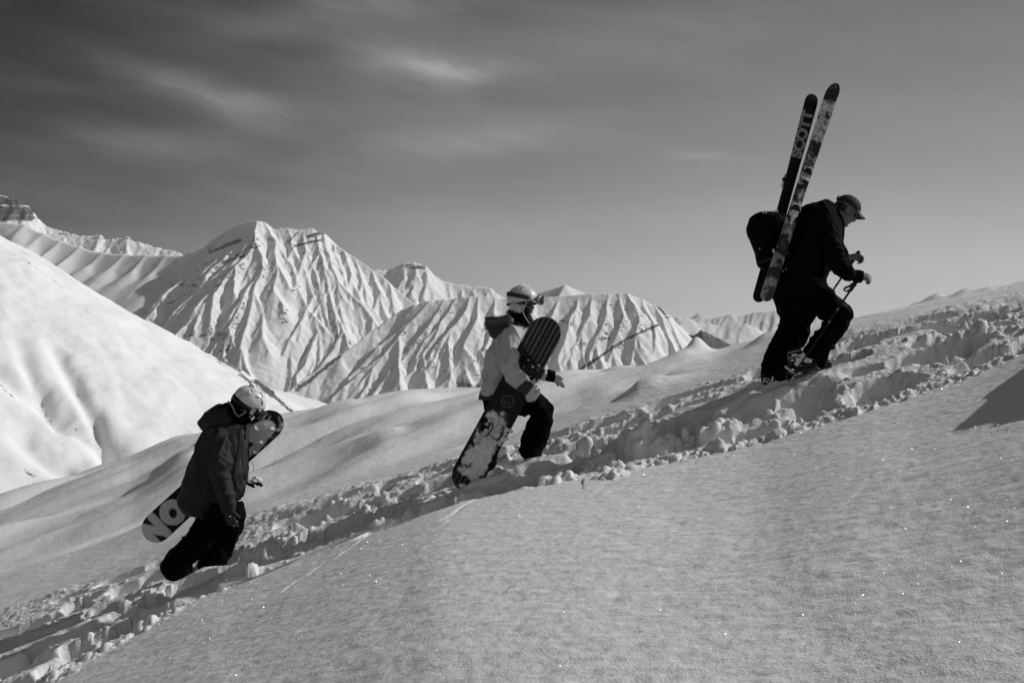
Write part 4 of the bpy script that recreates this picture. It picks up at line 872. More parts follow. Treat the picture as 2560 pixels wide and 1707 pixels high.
# snowboard 1: base towards the camera
A_, B_ = P(*z1(118, 1192), Y1+.20), P(*z1(1062, 322), Y1+.42)
sb1 = empty('snowboard', (A_+B_)/2); tag(sb1, 'black and white snowboard with big blurred letters N and O, held behind the dark-jacketed climber', 'snowboard', 'snowboards carried by hand')
ax_ = (B_-A_).normalized(); wv_ = ax_.cross(Vector((0, -1, 0))).normalized()   # wv points to the lower right
def f1(n, s, t, v):
    w1_ = n.m('MULTIPLY', n.m('SUBTRACT', n.noise(v, 14, 2), .5), .012); tt = n.m('ADD', t, w1_)
    o1 = n.ramp(blob(n, s, tt, .325, -.004, .108, .112), .98, 1.10, 1.0, 0.0); o2 = n.ramp(blob(n, s, tt, .322, .004, .032, .042, .5), .8, 1.35, 0.0, 1.0)
    O = n.m('MULTIPLY', o1, o2)
    N = 0.0
    for a in ((.040,-.10,.040,.10), (.168,-.10,.168,.10), (.045,-.085,.165,.085)):
        N = n.m('MAXIMUM', N, n.ramp(stroke(n, s, tt, *a), .026, .046, 1.0, 0.0))
    W = n.ramp(blob(n, s, tt, 1.36, .0, .13, .085, .25), .95, 1.15, 1.0, 0.0); W2 = n.ramp(blob(n, s, tt, 1.12, -.045, .10, .10, .6), .9, 1.1, 1.0, 0.0); W3 = n.ramp(blob(n, s, tt, 1.24, .075, .14, .035, .0), .8, 1.2, .8, 0.0)
    O3 = n.ramp(blob(n, s, tt, .56, .0, .108, .112), .98, 1.10, 1.0, 0.0)
    k = n.m('MAXIMUM', n.m('MAXIMUM', O, N), n.m('MAXIMUM', n.m('MAXIMUM', W, O3), n.m('MAXIMUM', W2, W3)))
    sn = n.m('MULTIPLY', n.ramp(n.noise(v, 16, 4, .6), .50, .66), n.ramp(s, 1.05, 1.2)); scuff = n.ramp(n.noise(v, 30, 4), .3, .7, .85, 1.05)
    return n.m('MULTIPLY', n.m('ADD', n.m('MULTIPLY', n.m('MAXIMUM', k, n.m('MULTIPLY', sn, .8)), .72), .004), scuff), None
m1 = plank_mat('printed_base', A_, ax_, wv_, f1, .35, .5)
brd, ax_, wv_, nv_, Lb = plank('deck', A_, B_, .262, .009, Vector((0, -1, 0)), (.155, .165), m1, sb1, bend=(-.03, -.04), sidecut=.03)
bm = bmesh.new()
for sg in (-1, 1):
    pts = []
    for i in range(41):
        t = i/40; s_ = t*Lb; wr = 1.0
        if s_ < .155: wr = math.sqrt(max(0, 1-((.155-s_)/.155)**2.2))
        if Lb-s_ < .165: wr = math.sqrt(max(0, 1-((.165-(Lb-s_))/.165)**2.2))
        lift = -.03*((.248-s_)/.248)**2 if s_ < .248 else (-.04*((.264-(Lb-s_))/.264)**2 if Lb-s_ < .264 else 0)
        pts.append((A_+ax_*s_+wv_*sg*max(.131*wr*(1-.03*math.sin(math.pi*t)), .001)+nv_*lift, .003))
    tube3(bm, pts, 6)
from_bm('metal_edge', bm, PLAST, sb1)
bm = bmesh.new(); bc = A_+ax_*(Lb*.66)-nv_*.05; box(bm, bc, ax_, wv_, nv_, .07, .12, .03, .01); box(bm, bc-nv_*.06+wv_*.10, ax_, wv_, nv_, .06, .012, .07, .008); from_bm('binding', bm, PLAST, sb1)
bm = bmesh.new(); tube3(bm, [(P(*z1(862, 655), Y1+.3), .003), (P(*z1(880, 690), Y1+.29), .003), (P(*z1(876, 725), Y1+.29), .003)], 6); from_bm('leash', bm, PGREY, sb1)
speckle_snow('snow_clump', [A_+ax_*a+wv_*b+nv_*.006 for a, b in ((1.42,-.02),(1.40,.03),(1.35,-.05),(1.38,.06),(1.33,.02),(1.30,.08),(1.27,.05),(1.44,.05),(1.20,.10))], .020, sb1, seed=8)

# ------------------------------------------------------------------ the snowboarder in the light jacket (middle)
Y2 = 8.6; z2 = frame(1090, 680, 2.703)
def S2(*pts): return [(*z2(a, b), *z2(c, d), *r_) for a, b, c, d, *r_ in pts]
def L2(*pts): return [(*z2(a, b), r/2.703, *r_) for a, b, r, *r_ in pts]
p2 = empty('person', P(*z2(600, 1240), Y2)); tag(p2, 'middle climber in a light jacket with a fur-trimmed hood and pale helmet, hugging a snowboard', 'person', 'climbers walking up the snow track')
bm = bmesh.new(); fdir = Vector((.99, -.05, -.10)).normalized(); udir = Vector((.10, 0, .99))
at, q2, *_ = head(bm, P(*z2(580, 210), Y2), fdir, udir, .98)
tube3(bm, [(at(-.03, 0, -.06), .05), (P(*z2(545, 330), Y2), .055), (P(*z2(530, 400), Y2), .07)])
loft(bm, S2((450,410,600,400,.14), (400,560,600,560,.14), (370,750,560,740,.13), (340,880,560,880,.14)), Y2)
limb(bm, L2((520,450,38,-.16), (505,640,32,-.24), (600,780,26,-.32), (640,830,22,-.36)), Y2)
limb(bm, L2((560,440,38,.17), (640,620,30,.22), (780,700,22,.22)), Y2)
hand(bm, P(*z2(620, 800), Y2-.40), Vector((.5, -.1, -.5)), Vector((.6, -.6, .3)), Vector((.5, 0, .6)), L=.13, curl=(.6,.6,.6,.6))
hand(bm, P(*z2(800, 715), Y2+.22), Vector((.8, 0, -.5)), Vector((.3, -.5, .8)), Vector((0, -1, 0)), L=.13, curl=(.3,.3,.3,.3))
limb(bm, L2((400,880,45,.08), (360,1080,36,.10), (350,1290,24,.10)), Y2); limb(bm, L2((520,880,50,-.08), (730,900,42,-.10), (650,1200,26,-.10)), Y2)
remesh('body', bm, .0065, SKIN, p2, smooth=2)
bm = bmesh.new()
loft(bm, S2((480,352,585,358,.10), (420,410,612,400,.165), (390,465,618,460,.185), (362,520,610,520,.19), (345,560,600,580,.19), (336,640,580,660,.185), (328,720,560,740,.185), (312,780,550,800,.195), (300,818,545,830,.20)), Y2, 26, .82)
jk = remesh('jacket', bm, .008, LIGHTJ, p2, disp=folds(-10, .012, 9, 2.0, 43, [(*z2(440, 560), Y2-.2, .2, 60, 18, .010), (*z2(400, 700), Y2-.2, .2, 30, 16, .008)]), smooth=6)
bm = bmesh.new(); loft(bm, S2((302,812,540,826,.202), (292,838,540,860,.205), (292,852,530,872,.20)), Y2, 26, .82); remesh('hem_band', bm, .007, CUFFG, jk, smooth=2, disp=folds(0, .007, 12, 3, 44))
bm = bmesh.new()
limb(bm, L2((515,415,74,-.13,.09), (508,480,68,-.19,.09), (500,560,62,-.26,.085), (508,640,60,-.32,.080), (540,700,58,-.36,.072), (578,745,50,-.39,.064), (606,775,42,-.40,.056)), Y2, 22)
limb(bm, L2((570,430,55,.16,.08), (640,580,52,.22,.075), (720,680,42,.22,.055), (745,695,38,.22,.05)), Y2, 18)
remesh('sleeve', bm, .0065, LIGHTJ, p2, disp=folds(2, .010, 11, 3, 51, [(*z2(490, 680), Y2-.3, .12, 60, 30, .012), (*z2(560, 480), Y2-.25, .12, 10, 26, .010)]), smooth=4)
bm = bmesh.new(); loft(bm, S2((548,784,614,724,.064,-.41), (575,808,642,743,.064,-.41), (600,834,662,768,.058,-.41)), Y2, 18); remesh('cuff', bm, .005, CUFFG, p2, smooth=2, disp=folds(40, .004, 22, 5, 55))
bm = bmesh.new(); loft(bm, S2((735,655,728,725,.05,.22), (770,656,760,738,.05,.22), (810,672,800,745,.05,.22)), Y2, 18); remesh('cuff', bm, .005, BLACKC, p2, smooth=2, disp=folds(60, .005, 22, 5, 56))
bm = bmesh.new(); loft(bm, S2((602,838,658,775,.045,-.42), (612,870,690,800,.042,-.43), (622,880,698,825,.035,-.43)), Y2, 18)
for k, (a0, b0, a1, b1) in enumerate(((640,870,672,852), (655,858,688,838), (668,842,697,820), (675,826,694,802))): tube3(bm, [(P(*z2(a0-20, b0-6), Y2-.45), .012), (P(*z2(a0, b0), Y2-.465), .0125), (P(*z2(a1, b1), Y2-.46), .012), (P(*z2(a1+2, b1-8), Y2-.43), .010)], 10)
tube3(bm, [(P(*z2(640, 800), Y2-.455), .012), (P(*z2(662, 780), Y2-.46), .012), (P(*z2(680, 775), Y2-.45), .011)], 10)
remesh('glove', bm, .004, GLOVE, p2, smooth=2, disp=lambda co, no: (vn3(co[:,0]*70, co[:,1]*70, co[:,2]*70, 6)-.5)*.005)
bm = bmesh.new(); loft(bm, S2((812,684,796,742,.04,.22), (840,700,825,765,.042,.22), (858,722,845,778,.036,.22), (870,742,860,778,.024,.22)), Y2, 16)
for k, dy_ in enumerate((.19, .21, .235, .255)): tube3(bm, [(P(*z2(825, 722), Y2+dy_), .013), (P(*z2(850, 744), Y2+dy_), .0135), (P(*z2(864-k*3, 764), Y2+dy_), .012)], 10)
tube3(bm, [(P(*z2(815, 700), Y2+.175), .013), (P(*z2(840, 708), Y2+.165), .0135), (P(*z2(856, 722), Y2+.17), .012)], 10)
remesh('glove', bm, .004, GLOVE, p2, smooth=1)
# hood and fur ruff
bm = bmesh.new(); loft(bm, S2((362,392,370,425,.06), (375,370,395,448,.11), (420,360,440,425,.14), (490,345,505,392,.14), (560,340,580,385,.11), (605,350,612,400,.07)), Y2, 20); remesh('hood', bm, .006, MIDG, p2, smooth=4, disp=folds(60, .007, 14, 5, 61))
bm = bmesh.new(); rr_ = random.Random(6)
core = [(345,345,34), (385,345,40), (430,345,42), (480,335,42), (515,328,36)]
limb(bm, [(*z2(a, b), r/2.703*.8, -.06, .13) for a, b, r in core], Y2, 14)
ruff = remesh('fur_ruff', bm, .008, FUR, p2, smooth=2)
bm = bmesh.new()
for k in range(3200):
    t = rr_.random()*(len(core)-1.001); i = int(t); f_ = t-i; cx_ = core[i][0]*(1-f_)+core[i+1][0]*f_; cy_ = core[i][1]*(1-f_)+core[i+1][1]*f_; rd = (core[i][2]*(1-f_)+core[i+1][2]*f_)*.78/2.703/F*Y2
    a = rr_.uniform(0, 2*math.pi); c = P(*z2(cx_, cy_), Y2-.06); dirv = Vector((0, math.cos(a), math.sin(a))); p0 = c+Vector((0, math.cos(a)*.125, math.sin(a)*rd))
    d = (dirv+Vector((-.55-(.5 if t < .6 else 0)+rr_.uniform(-.4, .4), rr_.uniform(-.3, .3), rr_.uniform(-.35, .35)))).normalized(); ln = rr_.uniform(.018, .045); sd_ = d.cross(Vector((rr_.uniform(-1, 1), rr_.uniform(-1, 1), rr_.uniform(-1, 1)))).normalized()*.0011
    m0 = p0+d*ln*.5+Vector((0, 0, -.002)); tip = p0+d*ln+Vector((-.004, 0, -.008))
    v = [bm.verts.new(p0+sd_), bm.verts.new(p0-sd_), bm.verts.new(m0-sd_), bm.verts.new(m0+sd_), bm.verts.new(tip)]; bm.faces.new(v[:4]); bm.faces.new((v[3], v[2], v[4]))
from_bm('fur_strands', bm, FUR, ruff)
# hair and scarf
bm = bmesh.new(); loft(bm, S2((498,258,590,262,.08), (500,290,640,300,.085), (520,330,648,330,.08), (560,370,640,360,.06)), Y2, 16); remesh('scarf', bm, .006, BLACKC, p2, smooth=2, disp=folds(30, .009, 16, 8, 63))
bm = bmesh.new()
for k in range(420):
    x0, y0 = rr_.uniform(520, 630), rr_.uniform(230, 285); x1, y1 = rr_.uniform(585, 655), rr_.uniform(325, 372); dy_ = rr_.uniform(-.105, .06)
    if k % 12 == 0: x1, y1 = rr_.uniform(470, 500), rr_.uniform(255, 290)
    pts = []; 
    for j in range(6):
        t = j/5; pts.append((P(*z2(x0+(x1-x0)*t+6*math.sin(t*9+k), y0+(y1-y0)*t), Y2+dy_+.008*math.cos(t*8+k)), .0016))
    tube3(bm, pts, 4)
from_bm('hair', bm, HAIR, p2)
# trousers, boots
bm = bmesh.new()
loft(bm, S2((322,850,560,850,.16), (325,880,600,900,.165), (335,930,600,940,.15)), Y2, 18)
limb(bm, L2((430,900,80,.08,.12), (385,1000,70,.10,.11), (355,1120,68,.10,.10), (345,1240,74,.10,.11), (342,1290,70,.10,.11)), Y2, 18)
limb(bm, L2((470,900,85,-.06,.13), (590,890,76,-.09,.125), (680,892,68,-.10,.115), (722,925,66,-.10,.11), (706,1010,74,-.10,.105), (680,1090,76,-.10,.10), (648,1170,80,-.10,.105), (634,1218,84,-.10,.11)), Y2, 22)
remesh('trousers', bm, .008, PANTS, p2, disp=folds(-20, .009, 13, 3.5, 71, [(*z2(690, 940), Y2-.2, .12, 40, 25, .010)]), smooth=4)
for (a, b, dy_) in ((340, 1330, .10), (640, 1250, -.10)):
    bm = bmesh.new(); limb(bm, L2((a-10,b-50,42,dy_,.05), (a-12,b-5,44,dy_,.055), (a+25,b+6,36,dy_,.05), (a+80,b+2,28,dy_,.047), (a+105,b+4,20,dy_,.04)), Y2); remesh('boot', bm, .006, LGREY, p2, smooth=3)
# helmet, goggles, sunglasses
def zc2(a): return -.020-.045*max(0, -math.cos(a))**1.5+.020*max(0, math.cos(a))
bm = bmesh.new(); hcn = P(*z2(583, 186), Y2); shell(bm, hcn, q2, .137, .113, .124, zc2); helm = from_bm('helmet', bm, HELM, p2)
bm = bmesh.new(); arc_band(bm, hcn, q2, .127, .108, 0.35, 2*math.pi-.35, -.040, .009, .006, 60, .018); from_bm('helmet_trim', bm, CUFFG, helm)
bm = bmesh.new(); ell(bm, hcn+q2.to_matrix() @ Vector((-.022, -.088, -.072)), .052, .026, .055, q2, 18); ell(bm, hcn+q2.to_matrix() @ Vector((-.012, .088, -.080)), .062, .026, .062, q2, 18); ell(bm, hcn+q2.to_matrix() @ Vector((-.065, -.0, -.068)), .052, .095, .052, q2, 18); ell(bm, hcn+q2.to_matrix() @ Vector((-.045, -.06, -.070)), .060, .050, .056, q2, 18); remesh('ear_pad', bm, .005, HELM, helm, smooth=2)
bm = bmesh.new()
for a, b in ((-.012,-.060),(.006,-.060),(-.018,-.076),(.010,-.078),(-.004,-.070)): ell(bm, hcn+q2.to_matrix() @ Vector((a, -.110, b)), .0035, .003, .0035, None, 8)
v0 = hcn+q2.to_matrix() @ Vector((-.018, -.095, .088)); box(bm, v0, Vector((1, 0, 0)), Vector((0, .8, .6)), Vector((0, -.6, .8)), .004, .010, .004)
from_bm('vent', bm, PLAST, helm)
bm = bmesh.new()
for a_, b_ in (((545, 212), (563, 240)), ((563, 240), (580, 262)), ((612, 205), (596, 240)), ((596, 240), (588, 262)), ((585, 262), (600, 300)), ((600, 300), (628, 345))): tube3(bm, [(P(*z2(*a_), Y2-.122), .0038), (P(*z2(*b_), Y2-.116), .0038)], 8, .5)
from_bm('chin_strap', bm, LGREY, helm)
bm = bmesh.new()
for k in range(70):
    a_ = rr_.uniform(0, 6.28); r_ = rr_.uniform(0, .055); v = Vector((-.01+r_*math.cos(a_)*1.1, -.02+r_*math.sin(a_), 0)); v.z = .122*math.sqrt(max(0, 1-(v.x/.133)**2-(v.y/.112)**2)); s_ = rr_.uniform(.005, .014); ell(bm, hcn+q2.to_matrix() @ v, s_, s_, s_*.7, None, 8)
remesh('snow_cap', bm, .0045, CLOD, helm, smooth=2, disp=lambda co, no: (vn3(co[:,0]*120, co[:,1]*120, co[:,2]*120, 5)-.5)*.009)
gs = goggles(p2, hcn, q2, .1325, .110, .022, CUFFG, PGREY, tilt=-.012, fx=.018)
strap_text('S', .030, -1.02, .016, .134, .117, hcn, q2, CUFFG, gs, bold=.0015)
bm = bmesh.new(); Mq = q2.to_matrix(); a = -1.02; nrm = (Mq @ Vector((math.cos(a)/.134, math.sin(a)/.117, 0))).normalized(); upv = Mq @ Vector((0, 0, 1)); box(bm, hcn+Mq @ Vector((math.cos(a)*.1395, math.sin(a)*.1225, .016)), upv.cross(nrm).normalized(), upv, nrm, .015, .016, .0015); from_bm('strap_badge', bm, LGREY, gs)
bm = bmesh.new()
for sg in (-1, 1): ell(bm, at(.088, sg*.034, -.006), .008, .026, .020, q2, 14)
tube3(bm, [(at(.09, -.062, .0), .0025), (at(.02, -.078, .0), .0025)], 6); from_bm('sunglasses', bm, LENS, p2)
bm = bmesh.new(); ell(bm, at(.090, 0, -.058), .010, .020, .0045, q2, 12); ell(bm, at(.087, 0, -.069), .010, .018, .005, q2, 12); from_bm('lips', bm, LIPS, p2)
# snowboard 2: topsheet towards the camera
A_, B_ = P(*z2(168, 1462), Y2-.12), P(*z2(785, 312), Y2-.34)
sb2 = empty('snowboard', (A_+B_)/2); tag(sb2, 'dark snowboard with striped nose and snow-caked bindings, held by the light-jacketed climber', 'snowboard', 'snowboards carried by hand')
ax_ = (B_-A_).normalized(); nrm_ = Vector((.06, -1, .02)).normalized(); wv_ = ax_.cross(nrm_).normalized(); nv_ = wv_.cross(ax_).normalized(); Lb = (B_-A_).length
def snowmask(n, s, t, v):
    nz = n.m('ADD', n.m('MULTIPLY', n.m('SUBTRACT', n.noise(v, 7, 6, .74), .5), 1.5), .5); e = n.m('SUBTRACT', 1.0, n.m('POWER', n.m('DIVIDE', n.m('ABSOLUTE', t), .150), 4.0))
    reg = n.m('MULTIPLY', n.m('MULTIPLY', n.ramp(s, .03, .16), n.ramp(s, .60, .92, 1.0, 0.0)), e)
    extra = n.m('MULTIPLY', n.ramp(blob(n, s, t, .74, .03, .05, .10), .3, 1.3, 1.0, 0.0), .55)
    extra = n.m('MAXIMUM', extra, n.m('MULTIPLY', n.ramp(blob(n, s, t, 1.08, .11, .12, .03), .3, 1.3, 1.0, 0.0), .62)); extra = n.m('MAXIMUM', extra, n.m('MULTIPLY', n.ramp(blob(n, s, t, .03, .0, .04, .06), .3, 1.3, 1.0, 0.0), .75))
    return n.ramp(n.m('SUBTRACT', n.m('MAXIMUM', n.m('MULTIPLY', reg, .76), extra), nz), -.05, .16)
def f2(n, s, t, v):
    fr_ = n.m('FRACT', n.m('DIVIDE', n.m('ADD', t, .5), .0385)); st = n.ramp(n.m('ABSOLUTE', n.m('SUBTRACT', fr_, .5)), .24, .27, 1.0, 0.0)
    st = n.m('MULTIPLY', st, n.ramp(n.noise(n.vec(n.m('FLOOR', n.m('DIVIDE', n.m('ADD', t, .5), .0385)), 0.0, 7.0), .83, 1), .3, .7, .55, 1.2)); st = n.m('MULTIPLY', n.m('MULTIPLY', st, n.ramp(n.m('ADD', s, n.m('MULTIPLY', t, .55)), Lb-.375, Lb-.365)), n.ramp(n.noise(v, 30, 4, .7), .3, .6, .55, 1.1))
    camo = n.m('MULTIPLY', n.ramp(n.noise(v, 22, 2), .56, .60), n.m('MULTIPLY', n.ramp(s, Lb-.62, Lb-.55), n.ramp(s, Lb-.42, Lb-.38, 1.0, 0.0)))
    tail = n.m('MULTIPLY', n.ramp(s, .10, .13, 1.0, 0.0), n.ramp(n.m('ABSOLUTE', n.m('SUBTRACT', n.m('FRACT', n.m('DIVIDE', n.m('ADD', t, .5), .04)), .5)), .24, .28, .7, 0.0))
    emb = blob(n, s, t, .855, .0, .052, .052); rg_ = n.m('MULTIPLY', n.ramp(n.m('ABSOLUTE', n.m('SUBTRACT', emb, 1.0)), .06, .10, 1.0, 0.0), .8)
    em2 = n.m('MULTIPLY', n.ramp(n.m('ABSOLUTE', n.m('SUBTRACT', emb, .84)), .02, .04, .5, 0.0), 1.0)
    tri = n.m('MULTIPLY', n.ramp(emb, .62, .66, 1.0, 0.0), n.ramp(n.m('ADD', n.m('MULTIPLY', n.m('ABSOLUTE', n.m('SUBTRACT', n.m('FRACT', n.m('MULTIPLY', n.m('ADD', t, .5), 28.0)), .5)), .10), n.m('SUBTRACT', s, .855)), .018, .022, .55, 0.0))
    pat = n.m('MAXIMUM', n.m('MAXIMUM', st, n.m('MULTIPLY', camo, 1.3)), n.m('MAXIMUM', n.m('MAXIMUM', rg_, em2), n.m('MAXIMUM', tri, tail)))
    sn = snowmask(n, s, t, v)
    body = n.m('ADD', n.m('MULTIPLY', pat, .10), .006)
    return n.m('ADD', n.m('MULTIPLY', body, n.m('SUBTRACT', 1.0, sn)), n.m('MULTIPLY', sn, n.ramp(n.noise(v, 22, 5, .7), .25, .65, .62, .95))), n.m('ADD', n.m('MULTIPLY', sn, .5), .35)
m2 = plank_mat('striped_topsheet', A_, ax_, wv_, f2, .35, .4, bump=lambda n, s, t, v: n.m('MULTIPLY', n.m('ADD', n.noise(v, 40, 5, .6), 1.0), snowmask(n, s, t, v)))
plank('deck', A_, B_, .285, .010, nrm_, (.16, .17), m2, sb2, bend=(.03, .03), sidecut=.05)
def board_binding(c, big, seed, wht):
    bm = bmesh.new(); box(bm, c+nv_*.012, ax_, wv_, nv_, .055, .125, .010, .006)
    b = from_bm('binding', bm, PLAST, sb2)
    bm = bmesh.new()   # highback folded over the base
    for i in range(3): pass
    ringz = []
    for k in range(9):
        a = -1.25+2.5*k/8; ringz.append([bm.verts.new(c+wv_*(-.105-.028*math.cos(a))+ax_*(.072*math.sin(a))+nv_*z_+wv_*o_) for z_, o_ in ((.02, 0), (.085, .02), (.088, .030), (.02, .012))])
    bridge(bm, ringz); from_bm('highback', bm, PLAST, b)
    bm = bmesh.new(); tube3(bm, [(c-wv_*.115+nv_*.05-ax_*.02, .035), (c-wv_*.06+nv_*.09, .045), (c+wv_*.0+nv_*.085+ax_*.01, .040), (c+wv_*.05+nv_*.07+ax_*.02, .028)], 14, .7)
    if not wht: remesh('ankle_pad', bm, .006, PLAST, b, smooth=2, disp=folds(30, .010, 26, 12, 77))
    else: bm.free()
    for off, h_ in ((-.045, .085), (.050, .060)):
        bm = bmesh.new(); pts = []
        for k in range(9):
            a = math.pi*k/8; pts.append((c+ax_*(.068*math.cos(a))+wv_*(off+.02*math.sin(a))+nv_*(.02+h_*math.sin(a)), .0095))
        tube3(bm, pts, 8, .5); from_bm('strap', bm, PLAST if seed == 1 else CUFFG, b)
        bm = bmesh.new(); box(bm, c+ax_*.060+wv_*off+nv_*(.055), (ax_*.5+nv_*.8).normalized(), wv_, (ax_*.8-nv_*.5).normalized(), .016, .012, .008, .003); from_bm('buckle', bm, PGREY, b)
    rr2 = random.Random(seed); pts = []
    for k in range(64 if wht else 16):
        a_ = rr2.uniform(-.075, .07) if wht else rr2.uniform(-.09, -.04); b_ = rr2.uniform(-.07, .12); pts.append(c+ax_*a_+wv_*b_+nv_*(.03+.06*math.exp(-(a_/.06)**2)*rr2.random()))
    speckle_snow('snow_clump', pts, .020 if wht else .012, b, seed=seed)
board_binding(A_+ax_*.585+wv_*.012, 1, 2, True); board_binding(A_+ax_*(Lb-.46)+wv_*.030, 1, 1, False)

# ------------------------------------------------------------------ the skier (right)
Y3 = 8.6; z3 = frame(1830, 440, 2.8); z3b = frame(1830, 180, 2.703)
def S3(*pts): return [(*z3(a, b), *z3(c, d), *r_) for a, b, c, d, *r_ in pts]
def L3(*pts): return [(*z3(a, b), r/2.8, *r_) for a, b, r, *r_ in pts]
p3 = empty('person', P(*z3(400, 1420), Y3)); tag(p3, 'leading climber all in black with a cap and glasses, leaning forward on two ski poles', 'person', 'climbers walking up the snow track')
bm = bmesh.new(); fdir = Vector((.80, -.02, -.60)).normalized(); udir = Vector((.60, 0, .80))
at, q3, *_ = head(bm, P(*z3(800, 238), Y3), fdir, udir, 1.06)
tube3(bm, [(at(-.03, 0, -.05), .058), (P(*z3(720, 270), Y3), .062), (P(*z3(660, 320), Y3), .075)])
loft(bm, S3((540,260,700,330,.15), (450,440,690,440,.15), (370,650,650,650,.15), (330,780,600,800,.15)), Y3)
limb(bm, L3((650,330,45,-.17), (700,560,34,-.24), (860,700,24,-.25)), Y3); limb(bm, L3((650,330,45,.17), (700,480,34,.22), (790,560,26,.20), (815,570,20,.18)), Y3)
wr = P(*z3(880, 700), Y3-.25)
hand(bm, wr+Vector((.0, 0, .0)), Vector((.85, -.05, -.12)), Vector((.15, -.75, .5)), Vector((.3, 0, 1)), L=.185, curl=(.95, 1.05, 1.1, 1.15), r=.0100, thumb_curl=.55)
wr2 = P(*z3(812, 570), Y3+.18)
hand(bm, wr2, Vector((1, -.02, .02)), Vector((.1, .55, .8)), Vector((0, -.4, .9)), L=.185, curl=(.9, 1.0, 1.1, 1.2), r=.0100, thumb_curl=.35)
limb(bm, L3((420,800,60,.08), (440,1080,42,.10), (320,1400,28,.10)), Y3); limb(bm, L3((520,800,60,-.08), (790,970,44,-.10), (520,1320,28,-.10)), Y3)
remesh('body', bm, .0050, SKIN, p3, smooth=2)
bm = bmesh.new()
loft(bm, S3((685,215,752,335,.08), (662,182,756,375,.125), (620,172,752,430,.18), (560,185,745,480,.21), (510,200,735,520,.215), (460,300,720,570,.22), (410,420,705,600,.215), (370,540,695,630,.21), (335,650,680,660,.215), (308,740,650,720,.215), (290,800,650,760,.215), (290,840,690,815,.205)), Y3, 28, .82)
remesh('jacket', bm, .009, BLACKC, p3, disp=folds(-18, .012, 10, 2.5, 81), smooth=6)
bm = bmesh.new()
limb(bm, L3((640,310,72,-.14,.10), (680,400,72,-.20,.095), (705,490,66,-.24,.09), (715,570,66,-.26,.085), (750,620,58,-.26,.075), (800,670,48,-.26,.065), (845,705,36,-.26,.05)), Y3, 22)
limb(bm, L3((660,330,60,.16,.09), (715,440,56,.22,.085), (740,510,44,.22,.07), (785,552,28,.20,.045)), Y3, 18)
remesh('sleeve', bm, .006, BLACKC, p3, disp=folds(-25, .009, 12, 4, 85, [(*z3(740, 520), Y3-.3, .10, 70, 34, .016), (*z3(790, 610), Y3-.3, .10, 70, 30, .014)]), smooth=3)
bm = bmesh.new(); loft(bm, S3((695,205,705,262,.065), (700,260,755,345,.075), (715,290,757,340,.07)), Y3, 18); remesh('collar', bm, .006, BLACKC, p3, smooth=3)
bm = bmesh.new(); loft(bm, S3((838,665,850,738,.046,-.25), (870,655,862,748,.046,-.25), (895,657,882,750,.046,-.25), (918,664,906,748,.042,-.25)), Y3, 18)
remesh('glove', bm, .0045, BLACKC, p3, smooth=2)
bm = bmesh.new(); loft(bm, S3((758,530,772,600,.046,.20), (790,532,800,606,.045,.20), (812,537,812,600,.04,.20)), Y3, 16); remesh('glove', bm, .0045, BLACKC, p3, smooth=2)
# trousers
bm = bmesh.new()
loft(bm, S3((292,800,620,700,.19), (295,850,650,840,.20), (320,910,600,960,.19), (335,960,560,1000,.17)), Y3, 22)
limb(bm, L3((430,900,112,.07,.14), (455,1000,100,.09,.13), (425,1100,100,.10,.125), (375,1200,100,.10,.12), (325,1300,98,.10,.12), (300,1390,100,.10,.125), (305,1430,92,.10,.12)), Y3, 22)
limb(bm, L3((540,810,112,-.08,.14), (620,880,98,-.10,.13), (700,930,90,-.10,.125), (755,975,82,-.10,.12), (735,1040,80,-.10,.11), (680,1110,80,-.10,.105), (610,1190,78,-.10,.10), (560,1240,62,-.10,.09)), Y3, 22)
limb(bm, L3((700,1080,70,-.06,.08), (650,1180,60,-.05,.08), (622,1260,34,-.04,.07), (628,1325,24,-.04,.05)), Y3, 16)
remesh('trousers', bm, .009, PANTS, p3, disp=folds(-25, .010, 12, 3.5, 91, [(*z3(780, 960), Y3-.25, .12, 30, 26, .014), (*z3(300, 1350), Y3-.2, .2, 80, 20, .008)]), smooth=4)
bm = bmesh.new(); loft(bm, S3((555,700,600,740,.03,-.235), (610,705,650,790,.045,-.24), (660,755,690,815,.045,-.24), (700,790,722,822,.03,-.23)), Y3, 14); remesh('thigh_pocket', bm, .006, POCK, p3, smooth=2, disp=folds(50, .012, 18, 6, 95))
bm = bmesh.new(); loft(bm, S3((715,822,705,840,.05,-.20), (760,880,725,900,.06,-.20), (815,925,775,930,.06,-.20)), Y3, 14); remesh('knee_panel', bm, .006, POCK, p3, smooth=3)
bm = bmesh.new(); loft(bm, S3((640,610,655,615,.03,-.19), (640,640,690,640,.04,-.19), (645,690,660,692,.03,-.19)), Y3, 14); remesh('chest_pocket', bm, .006, POCK, p3, smooth=2)
